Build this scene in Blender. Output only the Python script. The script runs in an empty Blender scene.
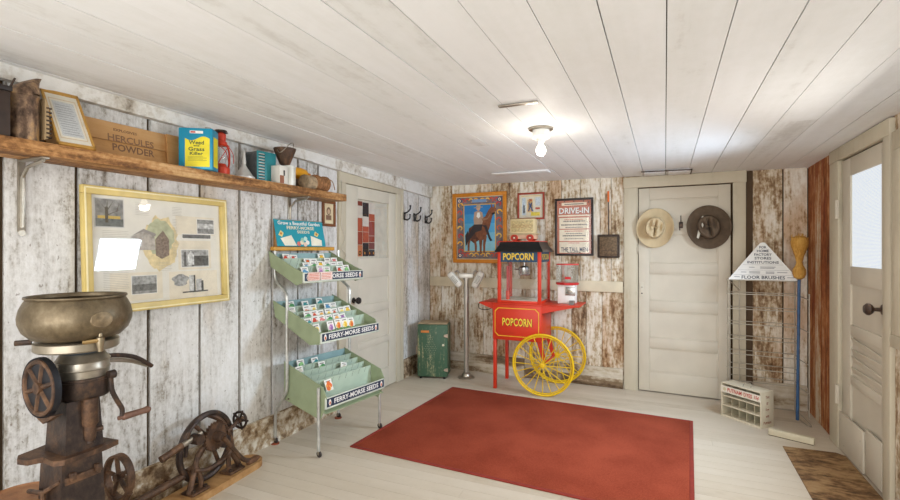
import bpy, bmesh, math, random
from mathutils import Matrix, Vector, Euler
PI = math.pi
random.seed(7)
SC = bpy.context.scene
COL = SC.collection

# ------------------------------------------------------------------ camera, sky, lights, exposure
YAW = math.atan(215 / 480)
cam = bpy.data.cameras.new('camera'); cam.sensor_width = 36; cam.lens = 19.2; cam.clip_start = .05
co = bpy.data.objects.new('camera', cam); COL.objects.link(co)
co.location = (0, 0, 1.4); co.rotation_euler = (PI / 2, 0, YAW)
SC.camera = co
SC.view_settings.view_transform = 'Standard'; SC.view_settings.look = 'None'
SC.view_settings.gamma = 1; SC.view_settings.use_curve_mapping = False
SC.view_settings.exposure = 0.06
W = bpy.data.worlds.new('sky'); SC.world = W; W.use_nodes = True
W.node_tree.nodes['Background'].inputs[0].default_value = (.96, .98, 1, 1)
W.node_tree.nodes['Background'].inputs[1].default_value = 2.0


def area(name, loc, rot, sx, sy, power, col):
    l = bpy.data.lights.new(name, 'AREA'); l.shape = 'RECTANGLE'; l.size = sx; l.size_y = sy
    l.energy = power; l.color = col
    o = bpy.data.objects.new(name, l); COL.objects.link(o); o.location = loc; o.rotation_euler = rot
    return o


# daylight entering through the window in the right wall and the door glass; plus an added fill lamp behind the camera
area('window_daylight', (1.10, 2.75, 1.44), (0, PI / 2 - .35, 0), .9, .8, 16, (1, .97, .92))
area('door_daylight', (1.10, 3.775, 1.6), (0, PI / 2 - .4, 0), .56, .48, 42, (.66, .82, 1)).data.spread = math.radians(125)
area('rear_fill_light', (-.7, -1.6, 1.25), (PI / 2 + .25, 0, 0), 3.2, 1.6, 62, (1, .98, .95))  # added broad fill from the unmodelled rear, tilted up to lift the ceiling
bl = bpy.data.lights.new('bulb_light', 'POINT'); bl.energy = 6; bl.color = (1, .93, .82); bl.shadow_soft_size = .04
bo = bpy.data.objects.new('bulb_light', bl); COL.objects.link(bo); bo.location = (-.704, 2.955, 1.98)


# ------------------------------------------------------------------ materials
def srgb(r, g, b):
    f = lambda v: (v / 255 / 12.92) if v / 255 <= .04045 else ((v / 255 + .055) / 1.055) ** 2.4
    return (f(r), f(g), f(b), 1)


def newmat(name):
    m = bpy.data.materials.new(name); m.use_nodes = True
    return m, m.node_tree.nodes, m.node_tree.links, m.node_tree.nodes['Principled BSDF']


PL = {}
def plain(rgb, rough=.6, metal=0, var=.06, scale=14, bump=.0, spec=.4):
    key = (rgb, rough, metal, var, scale, bump)
    if key in PL: return PL[key]
    m, N, Lk, B = newmat('paint_%d_%d_%d' % rgb)
    c = srgb(*rgb)
    B.inputs['Roughness'].default_value = rough; B.inputs['Metallic'].default_value = metal
    B.inputs['Specular IOR Level'].default_value = spec
    tc = N.new('ShaderNodeTexCoord'); n = N.new('ShaderNodeTexNoise'); n.inputs['Scale'].default_value = scale
    n.inputs['Detail'].default_value = 5
    Lk.new(tc.outputs['Object'], n.inputs['Vector'])
    r = N.new('ShaderNodeValToRGB')
    r.color_ramp.elements[0].position = .3; r.color_ramp.elements[1].position = .7
    r.color_ramp.elements[0].color = tuple(v * (1 - var * 2) for v in c[:3]) + (1,)
    r.color_ramp.elements[1].color = tuple(min(1, v * (1 + var)) for v in c[:3]) + (1,)
    Lk.new(n.outputs['Fac'], r.inputs[0]); Lk.new(r.outputs[0], B.inputs['Base Color'])
    if bump:
        b = N.new('ShaderNodeBump'); b.inputs['Strength'].default_value = bump; b.inputs['Distance'].default_value = .01
        Lk.new(n.outputs['Fac'], b.inputs['Height']); Lk.new(b.outputs[0], B.inputs['Normal'])
    PL[key] = m
    return m


def weathered(name, stops, axis='z', scale=(3.0, 14.0, 9.0), weights=(.45, .3, .25), rndk=.25, rough=.75, bump=.35, stretch=(.25, .06), spec=.3, metal=0, stain=None, specks=False):
    """boards: paint and wood mixed by patches and long streaks along the grain axis; stops = [(pos,(r,g,b))]"""
    m, N, Lk, B = newmat(name)
    B.inputs['Roughness'].default_value = rough; B.inputs['Specular IOR Level'].default_value = spec
    B.inputs['Metallic'].default_value = metal
    tc = N.new('ShaderNodeTexCoord'); at = N.new('ShaderNodeAttribute'); at.attribute_name = 'rnd'
    off = N.new('ShaderNodeVectorMath'); off.operation = 'SCALE'; off.inputs[0].default_value = (17.3, 9.1, 13.7)
    Lk.new(at.outputs['Fac'], off.inputs['Scale'])
    add = N.new('ShaderNodeVectorMath'); add.operation = 'ADD'
    Lk.new(tc.outputs['Object'], add.inputs[0]); Lk.new(off.outputs[0], add.inputs[1])
    def noise(sc, st, det=6, ro=.6):
        mp = N.new('ShaderNodeMapping')
        s = [1, 1, 1]; s['xyz'.index(axis)] = st
        mp.inputs['Scale'].default_value = s
        Lk.new(add.outputs[0], mp.inputs['Vector'])
        n = N.new('ShaderNodeTexNoise'); n.inputs['Scale'].default_value = sc; n.inputs['Detail'].default_value = det
        n.inputs['Roughness'].default_value = ro
        Lk.new(mp.outputs[0], n.inputs['Vector'])
        return n
    a = noise(scale[0], stretch[0]); b = noise(scale[1], stretch[1], 5); c = noise(scale[2], .7, 8, .7)
    acc = None
    for n, w in zip((a, b, c), weights):
        mu = N.new('ShaderNodeMath'); mu.operation = 'MULTIPLY_ADD'; mu.inputs[1].default_value = w; mu.inputs[2].default_value = 0
        Lk.new(n.outputs['Fac'], mu.inputs[0])
        if acc: Lk.new(acc.outputs[0], mu.inputs[2])
        acc = mu
    mu = N.new('ShaderNodeMath'); mu.operation = 'MULTIPLY_ADD'; mu.inputs[1].default_value = rndk; 
    Lk.new(at.outputs['Fac'], mu.inputs[0]); Lk.new(acc.outputs[0], mu.inputs[2])
    sb = N.new('ShaderNodeMath'); sb.operation = 'SUBTRACT'; sb.inputs[1].default_value = rndk / 2
    Lk.new(mu.outputs[0], sb.inputs[0])
    r = N.new('ShaderNodeValToRGB'); cr = r.color_ramp
    while len(cr.elements) < len(stops): cr.elements.new(.5)
    for e, (p, col) in zip(cr.elements, stops): e.position = p; e.color = srgb(*col)
    Lk.new(sb.outputs[0], r.inputs[0]); out = r.outputs[0]
    if stain:
        sn = noise(stain[1], .35, 4); sr = N.new('ShaderNodeMapRange'); sr.inputs[1].default_value = stain[2]; sr.inputs[2].default_value = stain[2] + .12; sr.inputs[4].default_value = stain[3]
        Lk.new(sn.outputs['Fac'], sr.inputs[0]); mx = N.new('ShaderNodeMix'); mx.data_type = 'RGBA'; mx.blend_type = 'MULTIPLY'
        Lk.new(sr.outputs[0], mx.inputs[0]); Lk.new(out, mx.inputs[6]); mx.inputs[7].default_value = srgb(*stain[0]); out = mx.outputs[2]
    if specks:
        pn = noise(55, .6, 2); pr = N.new('ShaderNodeMapRange'); pr.inputs[1].default_value = .68; pr.inputs[2].default_value = .72; pr.inputs[4].default_value = .55
        Lk.new(pn.outputs['Fac'], pr.inputs[0]); mx = N.new('ShaderNodeMix'); mx.data_type = 'RGBA'
        Lk.new(pr.outputs[0], mx.inputs[0]); Lk.new(out, mx.inputs[6]); mx.inputs[7].default_value = srgb(104, 86, 66); out = mx.outputs[2]
    Lk.new(out, B.inputs['Base Color'])
    bp = N.new('ShaderNodeBump'); bp.inputs['Strength'].default_value = bump; bp.inputs['Distance'].default_value = .006
    ad = N.new('ShaderNodeMath'); ad.operation = 'ADD'
    Lk.new(b.outputs['Fac'], ad.inputs[0]); Lk.new(c.outputs['Fac'], ad.inputs[1])
    Lk.new(ad.outputs[0], bp.inputs['Height']); Lk.new(bp.outputs[0], B.inputs['Normal'])
    return m


def glassmat(name, refl=.12, tint=(1, 1, 1, 1)):
    m, N, Lk, B = newmat(name)
    N.remove(B); t = N.new('ShaderNodeBsdfTransparent'); t.inputs[0].default_value = tint
    g = N.new('ShaderNodeBsdfGlossy'); g.inputs['Roughness'].default_value = .03
    lw = N.new('ShaderNodeLayerWeight'); lw.inputs['Blend'].default_value = .5
    pw = N.new('ShaderNodeMath'); pw.operation = 'POWER'; pw.inputs[1].default_value = 4; Lk.new(lw.outputs['Facing'], pw.inputs[0])
    ma = N.new('ShaderNodeMath'); ma.operation = 'MULTIPLY_ADD'; ma.inputs[1].default_value = .7; ma.inputs[2].default_value = refl; Lk.new(pw.outputs[0], ma.inputs[0])
    mx = N.new('ShaderNodeMixShader'); Lk.new(ma.outputs[0], mx.inputs[0])
    Lk.new(t.outputs[0], mx.inputs[1]); Lk.new(g.outputs[0], mx.inputs[2])
    Lk.new(mx.outputs[0], N['Material Output'].inputs[0])
    return m


def glow(name, rgb, strength):
    m, N, Lk, B = newmat(name)
    B.inputs['Base Color'].default_value = srgb(*rgb)
    B.inputs['Emission Color'].default_value = srgb(*rgb); B.inputs['Emission Strength'].default_value = strength
    return m


M_LEFT = weathered('whitewashed_boards', [(.35, (108, 98, 86)), (.42, (168, 162, 152)), (.465, (202, 199, 194)), (.53, (220, 218, 214)), (.64, (234, 233, 232))], rndk=.05, scale=(3, 34, 48), weights=(.3, .33, .37), bump=.45, stretch=(.4, .12), stain=((222, 196, 156), 1.6, .58, .6), specks=True)
M_BACK = weathered('peeling_boards', [(.36, (92, 70, 50)), (.43, (146, 118, 88)), (.475, (186, 166, 136)), (.52, (216, 205, 186)), (.60, (232, 226, 214))], rndk=.09, scale=(7, 42, 34), weights=(.36, .32, .32), bump=.35, stain=((214, 172, 126), 3, .52, .6), stretch=(.42, .16))
M_RUST = weathered('rust_stained_boards', [(.36, (78, 42, 20)), (.44, (132, 74, 34)), (.505, (168, 104, 56)), (.555, (190, 142, 98)), (.63, (212, 198, 172))], rndk=.22, scale=(5, 34, 20), weights=(.35, .38, .27), stain=((196, 120, 70), 3, .5, .7), stretch=(.3, .07))
M_CEIL = weathered('ceiling_paint', [(.34, (212, 210, 206)), (.43, (231, 231, 229)), (.6, (239, 239, 239))], axis='y', rndk=.15, rough=.6, bump=.2, scale=(2, 14, 16), spec=.3)
M_FLOOR = weathered('floor_paint', [(.28, (172, 157, 134)), (.42, (197, 184, 164)), (.7, (210, 199, 182))], axis='x', rndk=.12, rough=.5, bump=.1, scale=(1.6, 8, 12))
M_GAP = plain((84, 66, 46), .9)
M_GAPL = plain((86, 68, 50), .9)
M_GAPC = plain((150, 138, 120), .9)
M_TRIM = weathered('trim_paint', [(.3, (168, 156, 130)), (.45, (196, 186, 163)), (.7, (206, 197, 177))], rndk=.05, rough=.55, bump=.12, scale=(3, 10, 14))
M_DOOR = plain((203, 194, 176), .5, 0, .03, 5, .05)
M_DOORL = plain((212, 205, 188), .5, 0, .03, 5, .05)
M_BEAM = weathered('rough_beam', [(.32, (110, 92, 72)), (.42, (196, 188, 174)), (.5, (224, 221, 214)), (.7, (234, 232, 228))], axis='y', rndk=0, scale=(3, 18, 20), bump=.6)
M_BASE = weathered('dark_baseboard', [(.38, (70, 50, 34)), (.46, (122, 98, 72)), (.52, (172, 150, 120)), (.60, (220, 212, 196))], axis='y', rndk=.1, scale=(8, 16, 34), weights=(.3, .45, .25), stretch=(1.2, 5), bump=.6)
M_BASEX = weathered('worn_baseboard', [(.4, (74, 56, 40)), (.49, (130, 108, 82)), (.54, (186, 172, 148)), (.66, (220, 212, 198))], axis='x', rndk=.1, scale=(4, 16, 16), bump=.6)
M_RAIL = plain((214, 200, 172), .6, 0, .08, 6, .1)
M_SHELF = weathered('shelf_wood', [(.39, (74, 46, 24)), (.46, (134, 92, 52)), (.52, (178, 130, 80)), (.60, (208, 170, 120))], axis='x', rndk=0, scale=(5, 40, 50), weights=(.3, .4, .3), rough=.6)
M_PLANK = weathered('plank_wood', [(.36, (124, 78, 36)), (.5, (176, 134, 86)), (.66, (204, 166, 116))], axis='x', rndk=0, scale=(3, 18, 10), rough=.6)
M_CRATE = weathered('crate_wood', [(.36, (146, 98, 52)), (.5, (190, 142, 88)), (.66, (206, 166, 118))], axis='x', rndk=.1, scale=(3, 16, 8), rough=.6)
M_MAT = weathered('worn_plywood', [(.41, (72, 52, 34)), (.48, (116, 86, 56)), (.53, (150, 118, 80)), (.64, (166, 136, 98))], axis='x', rndk=0, scale=(6, 40, 30), stretch=(.7, .3), weights=(.5,.25,.25), rough=.85)
M_RUSTIRON = weathered('rusty_iron', [(.34, (42, 32, 26)), (.47, (78, 57, 43)), (.56, (108, 79, 57)), (.68, (136, 102, 74))], rndk=0, scale=(12, 30, 60), stretch=(1, 1), rough=.55, bump=.3, metal=.35, spec=.5)
M_DARKIRON = weathered('dark_iron', [(.34, (34, 28, 28)), (.5, (66, 54, 48)), (.66, (110, 82, 60))], rndk=0, scale=(10, 24, 60), stretch=(1, 1), rough=.45, bump=.25, metal=.5, spec=.5)
M_BRONZE = weathered('tarnished_tin', [(.34, (74, 64, 50)), (.5, (112, 98, 76)), (.62, (140, 126, 102))], rndk=0, scale=(7, 20, 40), stretch=(1, 1), rough=.42, bump=.12, metal=.65, spec=.5)
M_ZINC = plain((168, 160, 146), .35, .8, .12, 22, .15)
M_CHROME = plain((190, 190, 188), .25, .9, .05)
M_TUBE = plain((196, 196, 190), .35, .55, .12, 30)
M_GREEN = plain((152, 164, 130), .55, 0, .07, 9)  # rack green, darkened so the shade on the side panels is in the colour
M_MINT = plain((178, 194, 174), .6, 0, .06, 9)
M_TEALIN = plain((146, 176, 176), .6, 0, .08, 9)
M_RED = plain((206, 52, 24), .42, 0, .04, 8)
M_YEL = plain((226, 186, 24), .45, 0, .06)
M_BLACK = plain((30, 28, 28), .45)
M_WHITE = plain((232, 230, 224), .5, 0, .02)
M_NAVY = plain((42, 52, 72), .5)
M_CREAM = plain((226, 214, 186), .6, 0, .04)
M_GLASS = glassmat('clear_glass', .09)
M_PICGLASS = glassmat('picture_glass', .05)


# ------------------------------------------------------------------ mesh builder
class MB:
    def __init__(s): s.V = []; s.F = []; s.Mi = []; s.R = []; s.mats = []; s.M = Matrix.Identity(4); s.rnd = 0
    def mi(s, m):
        if m not in s.mats: s.mats.append(m)
        return s.mats.index(m)
    def add(s, vs, fs, m):
        k = len(s.V); i = s.mi(m)
        s.V += [tuple(s.M @ Vector(v)) for v in vs]
        for f in fs: s.F.append([a + k for a in f]); s.Mi.append(i); s.R.append(s.rnd)
        return s
    def box(s, c, d, m, rot=None, bev=0):
        b = bmesh.new(); bmesh.ops.create_cube(b, size=1)
        for v in b.verts: v.co = Vector((v.co.x * d[0], v.co.y * d[1], v.co.z * d[2]))
        if bev: bmesh.ops.bevel(b, geom=b.edges[:], offset=bev, segments=2, profile=.5, affect='EDGES')
        R = Euler(rot).to_matrix() if rot else Matrix.Identity(3)
        b.verts.index_update()
        vs = [R @ v.co + Vector(c) for v in b.verts]; fs = [[v.index for v in f.verts] for f in b.faces]
        b.free(); return s.add(vs, fs, m)
    def b2(s, x0, x1, y0, y1, z0, z1, m, bev=0):
        return s.box(((x0 + x1) / 2, (y0 + y1) / 2, (z0 + z1) / 2), (abs(x1 - x0), abs(y1 - y0), abs(z1 - z0)), m, None, bev)
    def prism(s, poly, a0, a1, m, plane='xz'):
        def P(p, a):
            return {'xz': (p[0], a, p[1]), 'yz': (a, p[0], p[1]), 'xy': (p[0], p[1], a)}[plane]
        n = len(poly); vs = [P(p, a0) for p in poly] + [P(p, a1) for p in poly]
        fs = [list(range(n))[::-1], list(range(n, 2 * n))] + [[i, (i + 1) % n, n + (i + 1) % n, n + i] for i in range(n)]
        return s.add(vs, fs, m)
    def poly(s, pts, y, m): return s.add([(p[0], y, p[1]) for p in pts], [list(range(len(pts)))], m)
    def rect(s, x0, x1, z0, z1, y, m): return s.poly([(x0, z0), (x1, z0), (x1, z1), (x0, z1)], y, m)
    def disc(s, x, z, r, y, m, n=16, rz=None):
        return s.poly([(x + r * math.cos(2 * PI * i / n), z + (rz or r) * math.sin(2 * PI * i / n)) for i in range(n)], y, m)
    def lathe(s, prof, m, c=(0, 0, 0), n=28, axis='z', sx=1, sy=1, cap=True):
        vs = []; fs = []
        for r, z in prof:
            for i in range(n):
                a = 2 * PI * i / n; x, y = r * math.cos(a) * sx, r * math.sin(a) * sy
                v = {'z': (x, y, z), 'y': (x, z, y), 'x': (z, x, y)}[axis]
                vs.append((c[0] + v[0], c[1] + v[1], c[2] + v[2]))
        for k in range(len(prof) - 1):
            for i in range(n):
                j = (i + 1) % n; fs.append([k * n + i, k * n + j, (k + 1) * n + j, (k + 1) * n + i])
        if cap and prof[0][0] > 1e-5: fs.append(list(range(n))[::-1])
        if cap and prof[-1][0] > 1e-5: fs.append([(len(prof) - 1) * n + i for i in range(n)])
        return s.add(vs, fs, m)
    def tube(s, pts, r, m, n=8, closed=False, r1=None):
        P = [Vector(p) for p in pts]; N_ = len(P); vs = []; fs = []; up = None
        for i, p in enumerate(P):
            a = P[(i - 1) % N_] if (i > 0 or closed) else p; b = P[(i + 1) % N_] if (i < N_ - 1 or closed) else p
            t = (b - a).normalized()
            if up is None:
                up = Vector((0, 0, 1)) if abs(t.z) < .9 else Vector((1, 0, 0))
            up = (up - t * up.dot(t)).normalized(); sd = t.cross(up)
            rr = r if r1 is None else r + (r1 - r) * i / (N_ - 1)
            for k in range(n):
                an = 2 * PI * k / n; vs.append(p + up * rr * math.cos(an) + sd * rr * math.sin(an))
        for i in range(N_ if closed else N_ - 1):
            j = (i + 1) % N_
            for k in range(n):
                l = (k + 1) % n; fs.append([i * n + k, i * n + l, j * n + l, j * n + k])
        if not closed: fs += [list(range(n))[::-1], [(N_ - 1) * n + k for k in range(n)]]
        return s.add(vs, fs, m)
    def ring(s, c, R, r, m, axis='y', n=36, k=8, sc=(1, 1)):
        pts = []
        for i in range(n):
            a = 2 * PI * i / n; x, y = R * math.cos(a) * sc[0], R * math.sin(a) * sc[1]
            v = {'z': (x, y, 0), 'y': (x, 0, y), 'x': (0, x, y)}[axis]; pts.append((c[0] + v[0], c[1] + v[1], c[2] + v[2]))
        return s.tube(pts, r, m, k, True)
    def text(s, st, x, z, w, h, y, m):
        """lettering centred on x, z in the local XZ plane, facing -Y"""
        V, F, bb = textmesh(st)
        sx = w / (bb[2] - bb[0]); sz = h / (bb[3] - bb[1]); cx = (bb[0] + bb[2]) / 2; cz = (bb[1] + bb[3]) / 2
        return s.add([(x + (v[0] - cx) * sx, y, z + (v[1] - cz) * sz) for v in V], F, m)
    def build(s, name, parent=None, loc=(0, 0, 0), rz=0, rot=None, fix=True):
        me = bpy.data.meshes.new(name); me.from_pydata(s.V, [], s.F)
        for m in s.mats: me.materials.append(m)
        me.polygons.foreach_set('material_index', s.Mi)
        if any(s.R):
            at = me.attributes.new('rnd', 'FLOAT', 'FACE'); at.data.foreach_set('value', s.R)
        if fix:
            b = bmesh.new(); b.from_mesh(me); bmesh.ops.recalc_face_normals(b, faces=b.faces[:]); b.to_mesh(me); b.free()
        me.polygons.foreach_set('use_smooth', [True] * len(me.polygons)); me.set_sharp_from_angle(angle=.6)
        me.update()
        o = bpy.data.objects.new(name, me); COL.objects.link(o)
        o.location = loc; o.rotation_euler = rot or (0, 0, rz)
        if parent: o.parent = parent
        return o


TC = {}
def textmesh(st):
    if st in TC: return TC[st]
    cu = bpy.data.curves.new('t', 'FONT'); cu.body = st; cu.size = 1; cu.offset = .022; cu.resolution_u = 2
    o = bpy.data.objects.new('t', cu); COL.objects.link(o)
    dg = bpy.context.evaluated_depsgraph_get(); me = o.evaluated_get(dg).to_mesh()
    V = [tuple(v.co) for v in me.vertices]; F = [list(p.vertices) for p in me.polygons]
    o.evaluated_get(dg).to_mesh_clear(); bpy.data.objects.remove(o); bpy.data.curves.remove(cu)
    xs = [v[0] for v in V]; ys = [v[1] for v in V]
    TC[st] = (V, F, (min(xs), min(ys), max(xs), max(ys)))
    return TC[st]


def smooth(pts, k=5):
    P = [Vector(p) for p in pts]; P = [P[0]] + P + [P[-1]]; out = []
    for i in range(1, len(P) - 2):
        for j in range(k):
            t = j / k; a, b, c, d = P[i - 1:i + 3]
            out.append(.5 * ((2 * b) + (c - a) * t + (2 * a - 5 * b + 4 * c - d) * t * t + (3 * b - a - 3 * c + d) * t ** 3))
    return out + [P[-2]]


def tag(o, label, cat, group=None, kind=None):
    o['label'] = label; o['category'] = cat
    if group: o['group'] = group
    if kind: o['kind'] = kind
    return o


def thing(name, label, cat, loc=(0, 0, 0), rz=0, group=None, rot=None):
    o = bpy.data.objects.new(name, None); COL.objects.link(o); o.empty_display_size = .05
    o.location = loc; o.rotation_euler = rot or (0, 0, rz)
    return tag(o, label, cat, group)


def struct(mb, name, loc=(0, 0, 0), rz=0):
    o = mb.build(name, None, loc, rz); o['kind'] = 'structure'; return o


# wall frames: local x runs right as seen from the room, local y goes into the wall, z up
XL, XR, YC = -2.61, 1.135, 5.23
BR = math.atan2(5.082 - 5.23, 1.135 + 2.61); BU = Vector((math.cos(BR), math.sin(BR), 0)); BN = Vector((math.sin(BR), -math.cos(BR), 0))
def LW(Y, z, d=0): return (XL + d, Y, z)
def BW(s, z, d=0): return tuple(Vector((XL, YC, z)) + BU * s + BN * d)
def RW(Y, z, d=0): return (XR - d, Y, z)
RL, RR = PI / 2, -PI / 2
def ceilz(x, y): return 2.167 - .01415 * (x + 2.61) - .0065 * (y - 5.23)


# ------------------------------------------------------------------ room shell
mb = MB()
y = -1.2; i = 0
while y < 5.26:
    mb.rnd = random.uniform(.05, 1)
    cuts = [-2.64] + sorted(random.uniform(-2.4, 1) for _ in range(random.choice((0, 1, 1)))) + [1.18]
    for a, b in zip(cuts, cuts[1:]): mb.b2(a + .0006, b - .0006, y + .0008, y + .0992, -.03, 0, M_FLOOR)
    y += .1
mb.rnd = 0
mb.b2(-2.7, 1.25, -1.2, 5.4, -.06, -.02, M_GAPC)
struct(mb, 'floor')

mb = MB(); x = -2.72
seams = []
while x < 1.25: seams.append(x); x += .195
seams = [v - (-.19 - seams[12]) * -1 * 0 for v in seams]
sh = min(seams, key=lambda v: abs(v + .19)); sh = -.19 - sh
for i, a in enumerate(seams):
    a += sh; b = a + .195
    ys = [-1.2, 5.32]
    if i % 5 == 2: ys = [-1.2, 3.3, 5.32]
    if abs(a + .58) < .06 or abs(a + .775) < .06: ys = [-1.2, 2.415, 5.32]
    for p, q in zip(ys, ys[1:]):
        mb.rnd = random.uniform(.05, 1); dz = random.uniform(0, .003)
        x0, x1 = a + .0018, b - .0018
        vs = [(x0, p, ceilz(x0, p) + dz), (x1, p, ceilz(x1, p) + dz), (x1, q - .003, ceilz(x1, q) + dz), (x0, q - .003, ceilz(x0, q) + dz)]
        vs += [(v[0], v[1], v[2] + .02) for v in vs]
        mb.add(vs, [[0, 1, 2, 3], [4, 5, 6, 7], [0, 1, 5, 4], [1, 2, 6, 5], [2, 3, 7, 6], [3, 0, 4, 7]], M_CEIL)
mb.rnd = 0
mb.b2(-2.8, 1.4, -1.2, 5.45, 2.215, 2.235, M_GAP)
struct(mb, 'ceiling')


def boards(mb, seams, z0, z1, m, gap, t=.02, back=None, y=0):
    for a, b in zip(seams, seams[1:]):
        mb.rnd = random.uniform(.05, 1)
        mb.b2(a + gap / 2, b - gap / 2, y + random.uniform(0, .004), y + t, z0, z1, m)
    mb.rnd = 0
    if back: mb.b2(seams[0], seams[-1], y + t, y + t + .02, z0, z1, back)


# left wall (local x = world Y)
mb = MB()
boards(mb, [-1.2, -.85, -.55, -.2, .15, .48, .8, 1.10, 1.389, 1.746, 2.066, 2.37, 2.658, 2.93, 3.17, 3.43], 0, 2.25, M_LEFT, .02, back=M_GAPL)
boards(mb, [3.43, 3.8, 4.2, 4.53], 2.07, 2.25, M_LEFT, .01, back=M_GAPL)
boards(mb, [4.53, 4.68, 4.94, 5.23], 0, 2.25, M_LEFT, .014, back=M_GAPL)
mb.b2(3.3, 4.6, .04, .06, 0, 2.3, M_GAP)  # sheet added behind the door to stop light leaking in
struct(mb, 'wall_left', LW(0, 0), RL)

# back wall
mb = MB()
s1 = [0, .138, .299, .46, .62, .80, 1.024, 1.141, 1.30, 1.423, 1.60, 1.80, 2.0, 2.11, 2.234]
boards(mb, s1, 1.03, 2.2, M_BACK, .004, back=M_GAP)
boards(mb, [0, .16, .33, .52, .70, .83, .99, 1.2, 1.36, 1.52, 1.71, 1.86, 2.02, 2.234], 0, 1.03, M_BACK, .005, back=M_GAP)
boards(mb, [2.234, 2.6, 3.0, 3.287], 2.1, 2.2, M_BACK, .004, back=M_GAP)
mb.b2(-.1, 3.9, .04, .06, 0, 2.3, M_GAP)  # added sheet behind boards and door, blocks stray light
boards(mb, [3.335, 3.567, 3.748], .2, 2.2, M_BACK, .012, back=M_GAPL)
boards(mb, [3.335, 3.748], 0, .2, M_BACK, .004, back=M_GAPL)
mb.b2(3.28, 3.335, .012, .04, 0, 2.2, M_GAPL)
struct(mb, 'wall_back', BW(0, 0), BR)

# right wall (local x = -world Y)
mb = MB()
boards(mb, [-5.09, -4.86, -4.72, -4.56, -4.40], 0, 2.2, M_RUST, .006, back=M_GAP)
boards(mb, [-4.40, -3.9, -3.35], 2.09, 2.2, M_RUST, .004, back=M_GAP)
boards(mb, [-3.35, -3.2], 0, 2.2, M_BACK, .004, back=M_GAP)
boards(mb, [-3.2, -3.0, -2.7, -2.5, -2.3], 0, .95, M_LEFT, .004, back=M_GAP)
boards(mb, [-3.2, -2.75, -2.3], 1.93, 2.2, M_LEFT, .004, back=M_GAP)
boards(mb, [-2.3, -1.9, -1.5, -1.1, -.7, -.3, .1, .5, .9, 1.2], 0, 2.2, M_LEFT, .006, back=M_GAP)
mb.b2(-4.6, -3.2, .04, .06, 0, 2.3, M_GAP)  # sheet added behind the glazed door against light leaks
struct(mb, 'wall_right', RW(0, 0), RR)

# trims
mb = MB(); mb.rnd = .4
for a, b in ((-1.2, 3.05), (3.05, 5.2)):
    za, zb = (2.195, 2.106) if a < 0 else (2.10, 2.03)
    za = 2.13 + (1.1 - a) * .0125 if a < 0 else 2.10
    mb.add([(x_, y_, z_) for x_, zz in ((a, za), (b, zb)) for y_, z_ in ((-.045, zz), (-.001, zz), (-.001, ceilz(XL, x_) + .01), (-.045, ceilz(XL, x_) + .01))], [[0, 1, 2, 3], [4, 5, 6, 7], [0, 1, 5, 4], [1, 2, 6, 5], [2, 3, 7, 6], [3, 0, 4, 7]], M_BEAM)
struct(mb, 'trim_1', LW(0, 0), RL)['kind'] = 'structure'
mb = MB(); mb.rnd = .5
for a, b in ((-1.2, .3), (.3, 1.93), (1.93, 3.42), (4.55, 5.2)):
    mb.rnd = random.random()
    mb.prism([(-.028, 0), (-.018, .2), (-.001, .205), (-.001, 0)], a, b - .004, M_BASE, 'yz')
struct(mb, 'baseboard_left', LW(0, 0), RL)
mb = MB()
for a, b in ((0.04, 1.2), (1.2, 2.23)):
    mb.rnd = random.uniform(.1, 1); mb.b2(a, b - .004, -.024, -.001, 0, .2, M_BASEX, .004)
    mb.rnd = random.uniform(.1, 1); mb.b2(a, b - .004, -.034, -.024, 0, .1, M_BASEX, .003)
mb.rnd = .7; mb.b2(3.34, 3.74, -.022, -.001, 0, .22, M_BASEX, .004)
struct(mb, 'baseboard_back', BW(0, 0), BR)
mb = MB(); mb.b2(.01, 2.228, -.022, -.001, .97, 1.08, M_RAIL, .003)
struct(mb, 'trim_2', BW(0, 0), BR)
mb = MB(); mb.rnd = .3
for a, b in ((-.8, -.61),):
    mb.b2(-.80, -.59, 2.40, 2.43, ceilz(-.7, 2.4) - .008, ceilz(-.7, 2.4), M_ZINC, .002)
mb.b2(-1.55, -1.0, 4.45, 4.6, ceilz(-1.2, 4.5) - .012, ceilz(-1.2, 4.5), M_CEIL, .003)
for a in (-.19, .02):
    mb.b2(a + .01, a + .19, 4.8, 5.03, ceilz(a, 4.9) - .02, ceilz(a, 4.9), M_CEIL, .003)
mb.tube([(-.2, 4.79, ceilz(-.2, 4.8) - .012), (.22, 4.79, ceilz(.2, 4.8) - .012), (.22, 5.04, ceilz(.2, 5) - .012)], .006, M_DARKIRON)
struct(mb, 'trim_3')


def leaf(mb, x0, x1, z0, z1, panels, m, y=-.03, t=.035, stile=.1, mold=True):
    """door leaf: panels = [(za,zb)] recessed fields between rails"""
    mb.b2(x0, x0 + stile, y, y + t, z0, z1, m, .003); mb.b2(x1 - stile, x1, y, y + t, z0, z1, m, .003)
    zs = [z0] + [v for p in panels for v in p] + [z1]
    for a, b in zip(zs[::2], zs[1::2]): mb.b2(x0 + stile, x1 - stile, y + .0005, y + t, a, b, m, .002)
    for a, b in panels:
        if a is None: continue
        mb.b2(x0 + stile, x1 - stile, y + .014, y + t - .004, a, b, m)
        if mold:
            for (p, q, r, s) in ((x0 + stile, x1 - stile, a, a + .012), (x0 + stile, x1 - stile, b - .012, b), (x0 + stile, x0 + stile + .012, a, b), (x1 - stile - .012, x1 - stile, a, b)):
                mb.b2(p, q, y + .007, y + .02, r, s, m, .003)


def casing(mb, x0, x1, w, z, h, m, y=-.022, ext=0):
    mb.b2(x0 - w, x0, y, .02, 0, z, m, .003); mb.b2(x1, x1 + w, y, .02, 0, z, m, .003)
    mb.b2(x0 - w - ext, x1 + w + ext, y - .003, .02, z, z + h, m, .003)


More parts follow.
